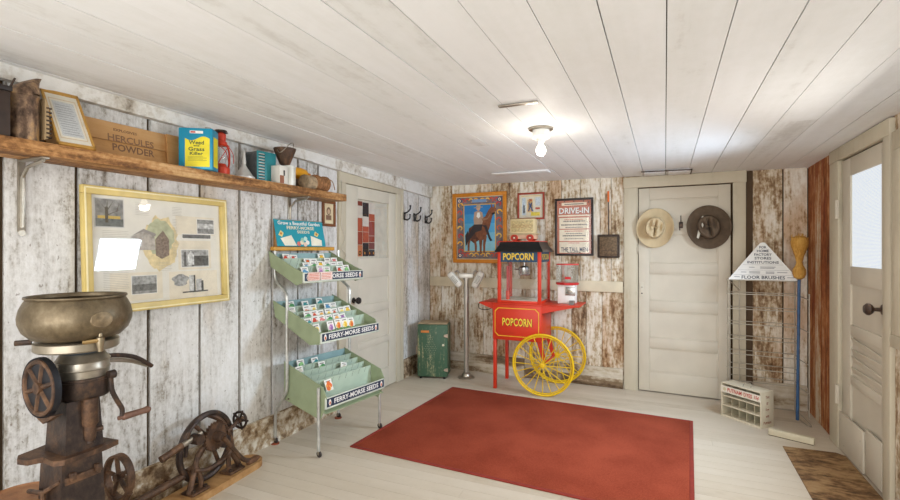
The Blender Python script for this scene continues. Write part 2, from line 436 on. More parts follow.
# door 1: left wall, glazed top with a poster behind the pane
mb = MB()
dx0, dx1 = 3.52, 4.40
st = .155
mb.b2(dx0, dx0 + .19, -.012, .02, .01, 1.99, M_DOORL, .002); mb.b2(dx1 - .14, dx1, -.012, .02, .01, 1.99, M_DOORL, .002)
zs = [(.01, .2), (.47, .53), (.80, .88), (1.14, 1.32), (1.875, 1.99)]
for a, b in zs: mb.b2(dx0 + .19, dx1 - .14, -.0115, .02, a, b, M_DOORL, .002)
for a, b in ((.2, .47), (.53, .80), (.88, 1.14)):
    mb.b2(dx0 + .19, dx1 - .14, .002, .018, a, b, M_DOORL)
    mb.b2(dx0 + .20, dx1 - .15, -.003, .004, a + .01, a + .02, M_DOORL); mb.b2(dx0 + .20, dx1 - .15, -.003, .004, b - .02, b - .01, M_DOORL)
d1 = struct(mb, 'door_1', LW(0, 0), RL)
mb = MB(); mb.rnd = .3; casing(mb, dx0, dx1, .10, 1.995, .1, M_TRIM); mb.b2(4.5, 4.535, -.03, .02, 0, 2.07, M_TRIM, .003)
mb.build('casing', d1)
mb = MB(); mb.rect(dx0 + .19, dx1 - .14, 1.32, 1.875, -.001, M_PICGLASS); mb.build('window_pane', d1)
mb = MB(); mb.b2(dx0 + .19, dx1 - .14, .014, .02, 1.32, 1.875, plain((206, 200, 184), .8))
cols = [(150, 66, 48), (60, 56, 60), (214, 206, 194), (176, 84, 58), (88, 92, 104), (196, 120, 80), (40, 38, 40), (120, 50, 40)]
rs = random.Random(5)
for cx in range(3):
    z = 1.34
    while z < 1.85:
        h = rs.uniform(.05, .14); x = dx0 + .2 + cx * .105
        mb.rect(x, x + .1, z, min(z + h, 1.86), .0125, plain(rs.choice(cols), .6)); z += h + .004
for cx in (.26, .34, .42, .49): mb.disc(dx0 + cx, 1.37, .022, .012, M_BLACK); mb.disc(dx0 + cx, 1.37, .012, .0115, plain((190, 130, 60)))
mb.build('poster', d1)
mb = MB(); mb.lathe([(.026, -.012), (.026, -.018), (.012, -.022), (.01, -.045), (.026, -.055), (.032, -.07), (.026, -.084), (0, -.09)], M_BLACK, (3.64, 0, .94), 16, 'y'); mb.build('door_knob', d1)

# door 2: back wall, five panels
mb = MB()
a0, a1 = 2.372, 3.165
pn = [(.20, .44), (.535, .80), (.90, 1.17), (1.27, 1.55), (1.64, 1.90)]
mb.b2(a0, a0 + .1, 0, .02, .01, 2.01, M_DOOR, .003); mb.b2(a1 - .1, a1, 0, .02, .01, 2.01, M_DOOR, .003)
zs = [.01] + [v for p in pn for v in p] + [2.01]
for a, b in zip(zs[::2], zs[1::2]): mb.b2(a0 + .1, a1 - .1, 0.0005, .02, a, b, M_DOOR, .002)
for a, b in pn:
    mb.b2(a0 + .1, a1 - .1, .013, .02, a, b, M_DOOR)
    for (p, q, r, s) in ((a0 + .1, a1 - .1, a, a + .012), (a0 + .1, a1 - .1, b - .012, b), (a0 + .1, a0 + .112, a, b), (a1 - .112, a1 - .1, a, b)):
        mb.b2(p, q, .006, .016, r, s, M_DOOR, .002)
d2 = struct(mb, 'door_2', BW(0, 0), BR)
mb = MB(); mb.rnd = .3
mb.b2(2.236, 2.355, -.022, .02, 0, 2.02, M_TRIM, .003); mb.b2(3.182, 3.285, -.022, .02, 0, 2.02, M_TRIM, .003); mb.b2(2.23, 3.29, -.026, .02, 2.02, 2.125, M_TRIM, .003)
mb.b2(2.355, 2.365, -.004, .02, 0, 2.02, M_TRIM)
mb.build('casing', d2)
mb = MB(); mb.b2(a0 + .012, a0 + .045, -.004, .001, .93, 1.08, M_DOOR, .002); mb.disc(a0 + .03, .97, .007, -.005, M_BLACK); mb.disc(a0 + .03, 1.03, .009, -.005, M_ZINC)
mb.build('lock_plate', d2)
mb = MB(); mb.b2(a0 - .012, a0 - .002, -.012, 0, 1.36, 1.46, M_ZINC, .002); mb.build('hinge', d2)

# door 3: right wall, glazed
mb = MB()
b0, b1 = -4.20, -3.46
gx0, gx1, gz0, gz1 = -4.04, -3.53, 1.29, 1.90
mb.b2(b0, gx0, 0, .02, .012, 2.02, M_DOOR, .002); mb.b2(gx1, b1, 0, .02, .012, 2.02, M_DOOR, .002)
for a, b in ((.012, .16), (.50, .56), (.83, .90), (1.17, 1.29), (1.90, 2.02)): mb.b2(gx0, gx1, .0005, .02, a, b, M_DOOR, .002)
for a, b in ((.16, .50), (.56, .83), (.90, 1.17)): mb.b2(gx0, gx1, .012, .02, a, b, M_DOOR)
for k in range(4): mb.box(((gx0 + gx1) / 2, .010, .60 + k * .06), (gx1 - gx0 - .02, .008, .045), M_DOOR, (.35, .06 * (k % 2), 0), .003)
d3 = struct(mb, 'door_3', RW(0, 0), RR)
mb = MB(); mb.rnd = .3
mb.b2(b0 - .2, b0 - .01, -.022, .02, 0, 2.03, M_TRIM, .003); mb.b2(b1 + .01, b1 + .105, -.022, .02, 0, 2.03, M_TRIM, .003); mb.b2(b0 - .2, b1 + .105, -.025, .02, 2.03, 2.12, M_TRIM, .003)
mb.build('casing', d3)
mb = MB()
m, N, Lk, B = newmat('lit_ribbed_glass')
tc = N.new('ShaderNodeTexCoord'); br = N.new('ShaderNodeTexBrick'); mp = N.new('ShaderNodeMapping'); mp.inputs['Rotation'].default_value = (PI / 2, 0, 0)
br.inputs['Scale'].default_value = 30; br.inputs['Color1'].default_value = (.86, .93, 1, 1); br.inputs['Color2'].default_value = (.93, .97, 1, 1); br.inputs['Mortar'].default_value = (.5, .6, .7, 1)
br.inputs['Mortar Size'].default_value = .03
Lk.new(tc.outputs['Object'], mp.inputs[0]); Lk.new(mp.outputs[0], br.inputs[0]); Lk.new(br.outputs[0], B.inputs['Emission Color']); B.inputs['Base Color'].default_value = (.2, .2, .2, 1); B.inputs['Emission Strength'].default_value = .8
M_LIT = m
mb.b2(gx0, gx1, .011, .014, gz0, gz1, M_LIT); mb.build('window_pane', d3)
mb = MB(); mb.b2(-3.50, -3.465, -.006, .001, .95, 1.16, M_DOOR, .002); mb.build('lock_plate', d3)
mb = MB(); mb.lathe([(.03, -.004), (.028, -.01), (.012, -.014), (.011, -.045), (.024, -.052), (.034, -.066), (.034, -.078), (.022, -.09), (0, -.093)], M_DARKIRON, (-3.495, 0, 1.06), 18, 'y'); mb.build('door_knob', d3)
mb = MB(); mb.b2(-4.225, -3.76, -.018, -.001, .01, .27, M_DOOR, .004)
for x, z in ((-4.17, .22), (-3.8, .2), (-3.8, .05), (-4.1, .06)): mb.disc(x, z, .006, -.0185, M_ZINC, 8)
mb.build('kick_board', d3)
mb = MB(); mb.b2(-3.74, -3.5, -.012, -.001, .02, .3, M_DOOR, .004); mb.build('kick_board', d3)
for z in (1.62, .32):
    mb = MB(); mb.b2(-4.24, -4.19, -.03, -.018, z, z + .13, M_DOOR, .003); mb.tube([(-4.205, -.032, z), (-4.205, -.032, z + .13)], .007, M_DOOR); mb.build('hinge', d3)

# window beside door 3, mostly beyond the frame
mb = MB()
for (p, q, r, s) in ((-3.31, -3.2, .95, 1.93), (-2.3, -2.19, .95, 1.93), (-3.31, -2.19, 1.931, 2.03), (-3.33, -2.17, .88, .949)): mb.b2(p, q, -.03, .019, r, s, M_TRIM, .003)
mb.b2(-2.77, -2.73, 0, .03, .95, 1.93, M_TRIM); mb.b2(-3.2, -2.3, 0, .03, 1.42, 1.46, M_TRIM)
w1 = struct(mb, 'window_1', RW(0, 0), RR)
mb = MB(); mb.b2(-3.2, -2.3, .022, .026, .95, 1.93, M_LIT); mb.build('window_pane', w1)
mb = MB(); mb.b2(-3.35, -2.1, .03, .04, .85, 2.1, M_GAP); mb.build('backing_board', w1)

# ------------------------------------------------------------------ rug and floor pieces
def rugmat():
    m, N, Lk, B = newmat('rust_red_rug'); B.inputs['Roughness'].default_value = .95; B.inputs['Specular IOR Level'].default_value = .1
    tc = N.new('ShaderNodeTexCoord'); n = N.new('ShaderNodeTexNoise'); n.inputs['Scale'].default_value = 160; n.inputs['Detail'].default_value = 3
    n2 = N.new('ShaderNodeTexNoise'); n2.inputs['Scale'].default_value = 2.5
    mm = N.new('ShaderNodeMath'); mm.operation = 'ADD'
    Lk.new(tc.outputs['Object'], n.inputs[0]); Lk.new(tc.outputs['Object'], n2.inputs[0]); Lk.new(n.outputs[0], mm.inputs[0]); Lk.new(n2.outputs[0], mm.inputs[1])
    r = N.new('ShaderNodeValToRGB'); r.color_ramp.elements[0].position = .8; r.color_ramp.elements[1].position = 1.2
    h = N.new('ShaderNodeMath'); h.operation = 'MULTIPLY'; h.inputs[1].default_value = .5; Lk.new(mm.outputs[0], h.inputs[0])
    r.color_ramp.elements[0].position = .38; r.color_ramp.elements[1].position = .62
    r.color_ramp.elements[0].color = srgb(130, 56, 38); r.color_ramp.elements[1].color = srgb(158, 74, 52)
    Lk.new(h.outputs[0], r.inputs[0]); Lk.new(r.outputs[0], B.inputs[0])
    b = N.new('ShaderNodeBump'); b.inputs['Strength'].default_value = .5; b.inputs['Distance'].default_value = .003; Lk.new(n.outputs[0], b.inputs['Height']); Lk.new(b.outputs[0], B.inputs['Normal'])
    return m
M_RUG = rugmat(); M_RUGE = plain((140, 50, 38), .9)
RC = (-.95, 3.60)
t = thing('area_rug', 'large flat rust red rug with a darker stitched edge on the painted floor', 'rug', (RC[0], RC[1], 0), math.radians(-2.4))
mb = MB(); mb.b2(-1.035, 1.10, -.80, .80, 0, .008, M_RUG, .002); mb.build('pile', t)
mb = MB()
for a in ((-1.06, 1.125, -.825, -.80), (-1.06, 1.125, .80, .825), (-1.06, -1.035, -.80, .80), (1.10, 1.125, -.80, .80)): mb.b2(*a, 0, .0095, M_RUGE, .003)
mb.build('bound_edge', t)
mb = MB(); mb.prism([(.765, 4.085), (1.075, 4.10), (1.115, 4.06), (1.115, 2.9), (.75, 2.9)], 0, .006, M_MAT, 'xy')
tag(mb.build('plywood_sheet'), 'worn brown plywood sheet on the floor at the foot of the glazed right-hand door', 'floor mat')

# ------------------------------------------------------------------ ceiling lamp
t = thing('ceiling_lamp', 'white porcelain lampholder with a bare glowing bulb on the board ceiling', 'lamp', (-.704, 2.955, ceilz(-.704, 2.955)))
mb = MB(); mb.lathe([(.0, 0), (.075, 0), (.076, -.008), (.055, -.012), (.0, -.012)], M_ZINC); mb.lathe([(.052, -.012), (.052, -.045), (.058, -.05), (.05, -.062), (.024, -.064), (.022, -.085), (0, -.085)], M_WHITE)
mb.build('lampholder', t)
mb = MB(); mb.lathe([(.013, -.085), (.016, -.1), (.027, -.118), (.032, -.138), (.026, -.158), (.012, -.168), (0, -.17)], glow('bulb_glow', (255, 246, 226), 6), n=20); mb.build('bulb', t)
mb = MB(); mb.tube(smooth([(.055, 0, -.002), (.02, .04, -.02), (-.03, .045, -.03)], 4), .003, M_CHROME, 6); mb.build('wire', t)

# ------------------------------------------------------------------ shelf on the left wall (local x = world Y, y into wall)
t = thing('wall_shelf', 'long rough brown plank shelf high on the whitewashed left wall', 'shelf', LW(0, 0), RL)
mb = MB(); mb.b2(.4, 3.25, -.225, -.002, 1.80, 1.855, M_SHELF, .004); mb.build('board', t)
for Y in (1.165, 2.83):
    mb = MB(); mb.b2(Y - .014, Y + .014, -.012, -.001, 1.48, 1.803, M_ZINC, .002); mb.b2(Y - .014, Y + .014, -.20, -.001, 1.79, 1.799, M_ZINC, .002)
    mb.tube([(Y, -.010, 1.50), (Y, -.016, 1.72), (Y, -.06, 1.765), (Y, -.18, 1.785)], .008, M_ZINC, 6)
    mb.disc(Y, 1.475, .014, -.013, M_ZINC, 12); mb.build('bracket', t)
SH = 1.855
def sh(Y, d): return LW(Y, SH, d)
# black bellows box at the far left
t = thing('wooden_box', 'dark wooden box at the left end of the high plank shelf', 'box', sh(.95, .14), RL)
mb = MB(); mb.b2(-.12, .085, -.08, .08, 0, .18, plain((58, 44, 36), .6, 0, .2, 20, .2), .004); mb.build('body', t)
mb = MB(); mb.b2(-.125, .09, -.085, .085, .18, .20, plain((44, 36, 34), .5, 0, .2), .003); mb.build('lid', t)
# bee smoker
t = thing('bee_smoker', 'rusty cylindrical bee smoker with a pointed spout beside the dark box', 'bee smoker', sh(1.11, .13), RL)
mb = MB(); M_SMK = weathered('scorched_tin', [(.38, (58, 46, 38)), (.47, (110, 88, 72)), (.53, (156, 128, 102)), (.60, (196, 156, 106))], rndk=0, scale=(14, 30, 40), stretch=(.8, .6), rough=.4, metal=.4)
mb.lathe([(.058, 0), (.058, .19), (.06, .192), (.06, .2)], M_SMK, n=28); mb.build('fire_chamber', t)
mb = MB()
n = 24; vs = []; fs = []
prof = [(0, .2, .061), (0, .212, .06), (.01, .235, .048), (.032, .262, .030), (.058, .285, .013)]
for cx, z, r in prof:
    for i in range(n): a = 2 * PI * i / n; vs.append((cx + r * math.cos(a), r * math.sin(a), z + (r * math.cos(a)) * .15))
for k in range(4):
    for i in range(n): j = (i + 1) % n; fs.append([k * n + i, k * n + j, (k + 1) * n + j, (k + 1) * n + i])
fs.append([4 * n + i for i in range(n)]); mb.add(vs, fs, M_SMK); mb.build('spout_lid', t)
mb = MB(); mb.tube([(-.05, -.02, .21), (-.035, -.03, .255)], .004, M_DARKIRON); mb.build('lid_catch', t)
mb = MB(); mb.prism([(.063, .02), (.066, .2), (.08, .17), (.082, .03)], -.04, .045, plain((176, 150, 112), .7, 0, .12, 20)); mb.build('bellows', t)
mb = MB()
for k in range(8): mb.b2(.07, .09, -.042, .047, .03 + k * .018, .037 + k * .018, plain((70, 58, 46), .7))
mb.build('bellows_fold', t)
# leaning framed certificate
t = thing('framed_certificate', 'small thin gold frame holding a printed paper, leaning back on the shelf', 'picture frame', sh(1.275, .215), RL, rot=(math.radians(-33), 0, RL - .10))
mb = MB()
for a in ((-.085, .085, -.01, 0, 0, .012), (-.085, .085, -.01, 0, .238, .25), (-.085, -.075, -.01, 0, 0, .25), (.075, .085, -.01, 0, 0, .25)): mb.b2(*a, plain((196, 150, 76), .4, .3))
mb.build('frame', t)
mb = MB(); mb.b2(-.08, .08, -.004, -.001, .005, .245, plain((222, 216, 200), .6)); mb.rect(-.05, .05, .045, .205, -.0045, plain((200, 202, 202), .6, 0, .12, 300))
for a in ((-.062, .062, .033, .036), (-.062, .062, .214, .217), (-.062, -.059, .033, .217), (.059, .062, .033, .217)): mb.rect(*a, -.005, plain((206, 180, 140)))
for k in range(13): mb.rect(-.042, .042 - (k * 7 % 5) * .004, .055 + k * .011, .0575 + k * .011, -.0052, plain((150, 150, 152)))
mb.build('paper', t)
t.scale = (.84, 1, 1.3)
# crate end
t = thing('crate_panel', 'old wooden crate end with faded powder lettering leaning on the high shelf', 'crate panel', sh(1.66, .032), RL, rot=(math.radians(-6), 0, RL))
mb = MB()
for k, (a, b) in enumerate(((0, .10), (.102, .20))): mb.rnd = .3 + .5 * k; mb.b2(-.42, .26, -.014, 0, a, b, M_CRATE, .002)
mb.rnd = .9; mb.b2(.16, .26, -.028, -.015, 0, .20, M_CRATE, .002); mb.build('boards', t)
mb = MB(); mb.text('HERCULES', -.03, .12, .24, .036, -.0146, plain((134, 98, 68))); mb.text('POWDER', -.02, .072, .22, .038, -.0146, plain((122, 88, 62))); mb.text('EXPLOSIVES', -.06, .163, .12, .014, -.0146, plain((120, 86, 60))); mb.build('lettering', t)
# blue can
t = thing('metal_can', 'blue rectangular weed killer can with a wavy yellow label on the high shelf', 'can', sh(1.93, .162), math.radians(34))
BL = plain((28, 142, 176), .35, .1, .04)
mb = MB(); mb.b2(-.09, .09, -.055, .055, 0, .235, BL, .006); mb.build('body', t)
mb = MB(); pts = [(-.055, .015), (.075, .015)] + [(.075 - i * .13 / 12, .175 + .012 * math.sin(i / 12 * 2 * PI) ) for i in range(13)]
mb.poly(pts, -.0556, plain((232, 216, 40), .5)); mb.text('Weed', .005, .152, .08, .022, -.0562, plain((60, 84, 50))); mb.text('and', .005, .135, .03, .012, -.0562, plain((60, 84, 50)))
mb.text('Grass', .005, .115, .085, .022, -.0562, plain((60, 84, 50))); mb.text('Killer', .005, .09, .07, .018, -.0562, plain((60, 84, 50)))
for k in range(4): mb.rect(-.04, .06 - k % 2 * .02, .05 + k * .007, .052 + k * .007, -.0562, plain((130, 130, 50)))
mb.rect(-.03, .04, .203, .218, -.0558, M_WHITE); mb.text('BRAND', -.005, .2105, .03, .008, -.0562, plain((200, 60, 50))) if 0 else mb.rect(-.026, .0, .206, .215, -.0562, plain((200, 70, 60)))
mb.add([(.0906, -.04, .02), (.0906, .04, .02), (.0906, .04, .19), (.0906, -.04, .19)], [[0, 1, 2, 3]], plain((232, 216, 40), .5)); mb.build('label', t)
mb = MB(); mb.lathe([(.016, .235), (.016, .25), (0, .25)], M_ZINC, (.05, 0, 0), 14); mb.build('cap', t)
# lantern
t = thing('hurricane_lantern', 'red hurricane lantern with a clear globe on the shelf beside the blue can', 'lantern', sh(2.115, .12), RL)
LR = plain((206, 62, 34), .4, .1)
mb = MB(); mb.lathe([(.05, 0), (.052, .02), (.052, .04), (.035, .05), (.028, .062)], LR, n=24); mb.build('fuel_tank', t)
mb = MB(); mb.lathe([(.024, .062), (.034, .09), (.036, .12), (.028, .155)], M_GLASS, n=20); mb.build('globe', t)
mb = MB(); mb.lathe([(.03, .155), (.036, .162), (.036, .175), (.028, .18), (.03, .215), (.026, .22)], LR, n=20); mb.lathe([(.04, .225), (.034, .236), (.012, .24), (0, .24)], M_DARKIRON, n=20); mb.b2(-.01, .01, -.01, .01, .21, .23, LR); mb.build('chimney', t)
for sx in (-1, 1):
    mb = MB(); mb.tube(smooth([(sx * .045, 0, .03), (sx * .062, 0, .07), (sx * .06, 0, .14), (sx * .033, 0, .175)], 5), .006, LR, 8); mb.build('side_tube', t)
t.scale = (1.0, 1.0, 1.18)
mb = MB(); mb.tube(smooth([(-.045, -.02, .05), (0, -.045, .13), (.045, -.02, .16)], 4), .0022, LR, 6); mb.tube(smooth([(.045, -.02, .05), (0, -.045, .12), (-.045, -.02, .16)], 4), .0022, LR, 6); mb.tube(smooth([(.05, 0, .17), (.075, -.02, .12), (.06, -.04, .07)], 5), .002, LR, 6); mb.build('wire_guard', t)
# funnel
t = thing('metal_funnel', 'grey metal funnel standing upside down on the shelf right of the red lantern', 'funnel', sh(2.265, .15), RL)
t.scale = (1.15, 1.15, 1.1)
mb = MB(); mb.lathe([(.058, 0), (.058, .012), (.05, .016), (.012, .075), (.009, .09)], plain((206, 204, 198), .4, .3)); mb.build('cone', t)
mb = MB(); mb.lathe([(.011, .088), (.012, .1), (.005, .165), (0, .166)], plain((200, 198, 192), .4, .4), n=14); mb.build('stem', t)
# louvred box
t = thing('heater_box', 'teal metal box with a column of slots and a grey side, right of the funnel', 'metal box', sh(2.45, .082), math.radians(84))
mb = MB(); mb.b2(-.06, .09, -.06, .055, 0, .205, plain((112, 116, 116), .5, .4, .15, 30), .003); mb.build('body', t)
TE = plain((44, 132, 138), .45, .1, .06)
mb = MB(); mb.b2(-.062, .092, -.066, -.061, 0, .208, TE, .002)
for k in range(9): mb.b2(-.05, .0, -.0675, -.0665, .02 + k * .02, .03 + k * .02, M_BLACK)
for k in range(9): mb.b2(-.05, -.005, -.070, -.0668, .026 + k * .02, .031 + k * .02, plain((196, 200, 186), .4))
mb.build('slotted_front', t)
mb = MB()
for k in range(12): mb.add([(-.0606, -.045 + k * .011, .02), (-.0606, -.041 + k * .011, .02), (-.0606, -.041 + k * .011, .19), (-.0606, -.045 + k * .011, .19)], [[0, 1, 2, 3]], plain((70, 74, 76)))
mb.build('side_grille', t)
# white tin with copper cup
t = thing('labelled_tin', 'white tin with a small dark mark, in front of the teal box', 'tin', sh(2.585, .195), RL)
t.scale = (1.12, 1, 1.05)
mb = MB(); mb.b2(-.085, -.015, -.04, .04, 0, .115, plain((222, 218, 208), .5), .004)
mb.rect(-.055, -.043, .05, .085, -.0405, M_BLACK); mb.rect(-.085, -.05, .0, .05, -.0408, plain((150, 96, 70))); mb.build('carton', t)
mb = MB(); mb.lathe([(.04, 0), (.04, .11), (.042, .112), (.042, .128), (0, .128)], plain((214, 212, 202), .4, .2), (.035, 0, 0), 22); mb.build('can_body', t)
t = thing('rusty_bucket', 'small rusty cone shaped bucket with a wire handle, balanced above the white tin', 'bucket', (XL + .175, 2.60, SH + .135), RL)
t.scale = (1.2, 1.2, 1.2)
mb = MB(); mb.lathe([(.018, 0), (.03, .01), (.062, .09), (.064, .1), (.058, .1), (.028, .012), (0, .008)], M_RUSTIRON, n=26); mb.build('bowl', t)
mb = MB(); mb.tube(smooth([(-.06, 0, .085), (-.085, -.05, .06), (-.02, -.06, .12), (.05, -.02, .135), (.062, 0, .095)], 5), .0025, M_ZINC, 6); mb.build('handle', t)
# yellow bottle and rope roll
t = thing('plastic_bottle', 'yellow plastic bottle lying on its side behind the brown twine roll', 'bottle', sh(2.86, .052), RL)
t.scale = (1.15, 1, 1.15)
mb = MB(); mb.lathe([(0, -.11), (.034, -.108), (.04, -.09), (.04, .05), (.034, .075), (.014, .09), (.014, .1)], plain((236, 164, 22), .4), (0, 0, .042 + .07), 22, 'x'); mb.build('body', t)
mb = MB(); mb.lathe([(.018, .1), (.018, .12), (0, .12)], plain((200, 120, 20), .4), (0, 0, .112), 14, 'x'); mb.build('cap', t)
mb = MB(); mb.b2(-.1, .08, -.03, .04, 0, .071, plain((140, 116, 92), .8)); mb.build('block', t)
t = thing('twine_roll', 'brown roll of rough twine at the right end of the high shelf', 'twine roll', sh(2.93, .17), RL)
t.scale = (1.15, 1.1, 1.15)
TW = plain((150, 106, 68), .9, 0, .25, 60, .6)
mb = MB()
for i in range(9): mb.ring((-.02 + i * .014, 0, .052), .038 + .005 * math.sin(i), .012, TW, 'x', 20, 6)
mb.lathe([(.034, -.03), (.034, .1)], TW, (0, 0, .052), 18, 'x'); mb.build('coil', t)
mb = MB(); mb.lathe([(.0, 0), (.045, 0), (.045, .09), (.0, .09)], plain((170, 148, 118), .9, 0, .2, 50, .5), (-.115, 0, .046), 18, 'x'); mb.build('cloth_roll', t)
mb = MB(); mb.tube(smooth([(.1, 0, .09), (.15, -.02, .08), (.17, -.03, .02)], 4), .003, TW, 6); mb.build('loose_end', t)

# ------------------------------------------------------------------ framed pictures
def frame(t, w, h, fw, fd, m, y0=-.002, name='frame', lip=None):
    mb = MB()
    mb.b2(-w / 2, w / 2, y0 - fd, y0, 0, fw, m, .004); mb.b2(-w / 2, w / 2, y0 - fd, y0, h - fw, h, m, .004)
    mb.b2(-w / 2, -w / 2 + fw, y0 - fd, y0, fw, h - fw, m, .004); mb.b2(w / 2 - fw, w / 2, y0 - fd, y0, fw, h - fw, m, .004)
    if lip:
        f2, l2, m2 = lip
        for a in ((-w / 2 + l2, w / 2 - l2, l2, l2 + f2), (-w / 2 + l2, w / 2 - l2, h - l2 - f2, h - l2), (-w / 2 + l2, -w / 2 + l2 + f2, l2, h - l2), (w / 2 - l2 - f2, w / 2 - l2, l2, h - l2)):
            mb.b2(a[0], a[1], y0 - fd - .003, y0 - fd + .002, a[2], a[3], m2, .001)
    mb.build(name, t)

P0 = plain((228, 224, 212), .8, 0, .03)
t = thing('framed_collage', 'wide gold frame with farm drawings and old photographs under the plank shelf', 'framed picture', LW(1.812, 1.075, .033), rot=(math.radians(-2.6), 0, RL))
GOLD = plain((214, 190, 118), .4, 0, .06)
frame(t, .84, .645, .042, .03, GOLD, lip=(.008, .008, plain((240, 228, 180), .4, 0)))
mb = MB(); mb.b2(-.38, .38, -.008, -.003, .04, .605, P0)
X0 = 1.812
def R(y0, y1, z0, z1, m, l=1): mb.rect(y0 - X0, y1 - X0, z0 - 1.075, z1 - 1.075, -.008 - .0006 * l, m)
GR = lambda v: plain((v, v, v - 4), .7, 0, .25, 60)
# tree photograph
R(1.455, 1.60, 1.515, 1.665, plain((206, 204, 198))); R(1.46, 1.595, 1.52, 1.66, plain((150, 148, 142), .7, 0, .25, 30), 2)
R(1.46, 1.595, 1.52, 1.56, plain((120, 124, 120), .7, 0, .2, 40), 3); R(1.47, 1.58, 1.56, 1.575, plain((206, 176, 92)), 3)
R(1.505, 1.52, 1.54, 1.62, plain((92, 82, 66)), 4)
for (a, b, c, d) in ((1.512, 1.60, 1.475, 1.65), (1.512, 1.60, 1.545, 1.65), (1.515, 1.58, 1.58, 1.61), (1.56, 1.598, 1.575, 1.645), (1.51, 1.61, 1.52, 1.655)):
    mb.poly([(a - X0, b - 1.075), (a + .005 - X0, b - 1.077), (c + .001 - X0, d - 1.075), (c - X0, d - 1.075)], -.0106, plain((92, 82, 66)))
# central vignette with the wooden shed
rs = random.Random(2)
cx, cz = 1.80, 1.44
mb.poly([(cx - X0 + (.10 + rs.uniform(-.012, .012)) * math.cos(a), cz - 1.075 + (.15 + rs.uniform(-.018, .018)) * math.sin(a)) for a in [i * 2 * PI / 40 for i in range(40)]], -.0086, plain((228, 210, 164), .8, 0, .12, 40))
mb.poly([(cx - .01 - X0 + (.085 + rs.uniform(-.01, .01)) * math.cos(a), cz + .03 - 1.075 + (.10 + rs.uniform(-.01, .01)) * math.sin(a)) for a in [i * 2 * PI / 30 for i in range(30)]], -.0092, plain((190, 192, 160), .8, 0, .12, 30))
SHD = plain((146, 130, 116), .8, 0, .2, 80)
mb.poly([(a - X0, b - 1.075) for a, b in ((1.765, 1.37), (1.80, 1.35), (1.845, 1.37), (1.845, 1.46), (1.81, 1.51), (1.765, 1.46))], -.0098, SHD)
mb.poly([(a - X0, b - 1.075) for a, b in ((1.66, 1.40), (1.765, 1.40), (1.76, 1.48), (1.70, 1.50), (1.63, 1.47))], -.0096, plain((186, 178, 168), .8, 0, .2, 40))
mb.poly([(a - X0, b - 1.075) for a, b in ((1.635, 1.475), (1.70, 1.515), (1.77, 1.49), (1.765, 1.475), (1.70, 1.50))], -.0102, plain((150, 144, 138)))
for (a, b, c, d) in ((1.89, 2.15, 1.49, 1.60), (1.90, 2.12, 1.285, 1.455), (1.84, 2.16, 1.12, 1.275), (1.52, 1.80, 1.13, 1.28)): R(a, b, c, d, plain((228, 218, 196)), 1); 
for (a, b, c, d, v) in ((2.03, 2.145, 1.50, 1.585, 150), (1.93, 2.12, 1.47, 1.492, 120), (1.92, 2.10, 1.30, 1.40, 176), (1.63, 1.765, 1.165, 1.26, 120)):
    R(a - .004, b + .004, c - .004, d + .004, plain((236, 232, 222)), 2); R(a, b, c, d, GR(v), 3)
R(1.63, 1.765, 1.215, 1.26, GR(168), 4); R(1.63, 1.765, 1.165, 1.18, GR(160), 4)
R(2.03, 2.145, 1.53, 1.56, GR(206), 4); R(1.985, 2.10, 1.305, 1.365, GR(100), 4); R(1.935, 1.95, 1.305, 1.39, GR(110), 4)
mb.poly([(a - X0, b - 1.075) for a, b in ((1.96, 1.31), (2.0, 1.31), (2.0, 1.37), (1.98, 1.395), (1.96, 1.37))], -.0112, GR(226))
# silo sketch
R(1.965, 2.0, 1.155, 1.25, GR(206), 3); R(1.995, 2.005, 1.155, 1.25, GR(96), 4); R(2.01, 2.05, 1.155, 1.225, GR(200), 3); R(2.045, 2.06, 1.155, 1.215, GR(90), 4); R(1.92, 2.09, 1.148, 1.156, GR(96), 4)
mb.poly([(1.91 - X0 + .05 * math.cos(a) * (1 + .2 * math.sin(5 * a)), 1.225 - 1.075 + .035 * math.sin(a)) for a in [i * 2 * PI / 24 for i in range(24)]], -.0098, GR(170))
for (a, b, c, d) in ((1.66, 1.74, 1.59, 1.66), (1.87, 1.93, 1.6, 1.65), (1.87, 1.9, 1.36, 1.58), (1.49, 1.62, 1.2, 1.5), (1.78, 1.86, 1.285, 1.33)):
    z = c
    while z < d: R(a, b - rs.uniform(0, .01), z, z + .0016, plain((182, 174, 160)), 2); z += .009
mb.build('mounted_sheet', t)
mb = MB(); mb.rect(-.38, .38, .04, .605, -.02, M_PICGLASS); mb.build('glazing', t)

# small portrait by the door
t = thing('portrait_frame', 'tiny brown framed portrait hanging just below the right end of the shelf', 'framed picture', LW(3.295, 1.60), RL)
frame(t, .17, .215, .022, .016, plain((122, 72, 34), .5))
mb = MB(); mb.b2(-.07, .07, -.006, -.003, .02, .195, plain((216, 198, 160), .7)); mb.disc(0, .13, .028, -.007, plain((120, 92, 70)), 18, .034); mb.disc(0, .125, .018, -.0075, plain((200, 170, 140)), 16, .022)
mb.rect(-.035, .035, .055, .095, -.0072, plain((130, 100, 80))); mb.rect(-.045, .045, .03, .045, -.0072, plain((226, 216, 180))); mb.build('print', t)

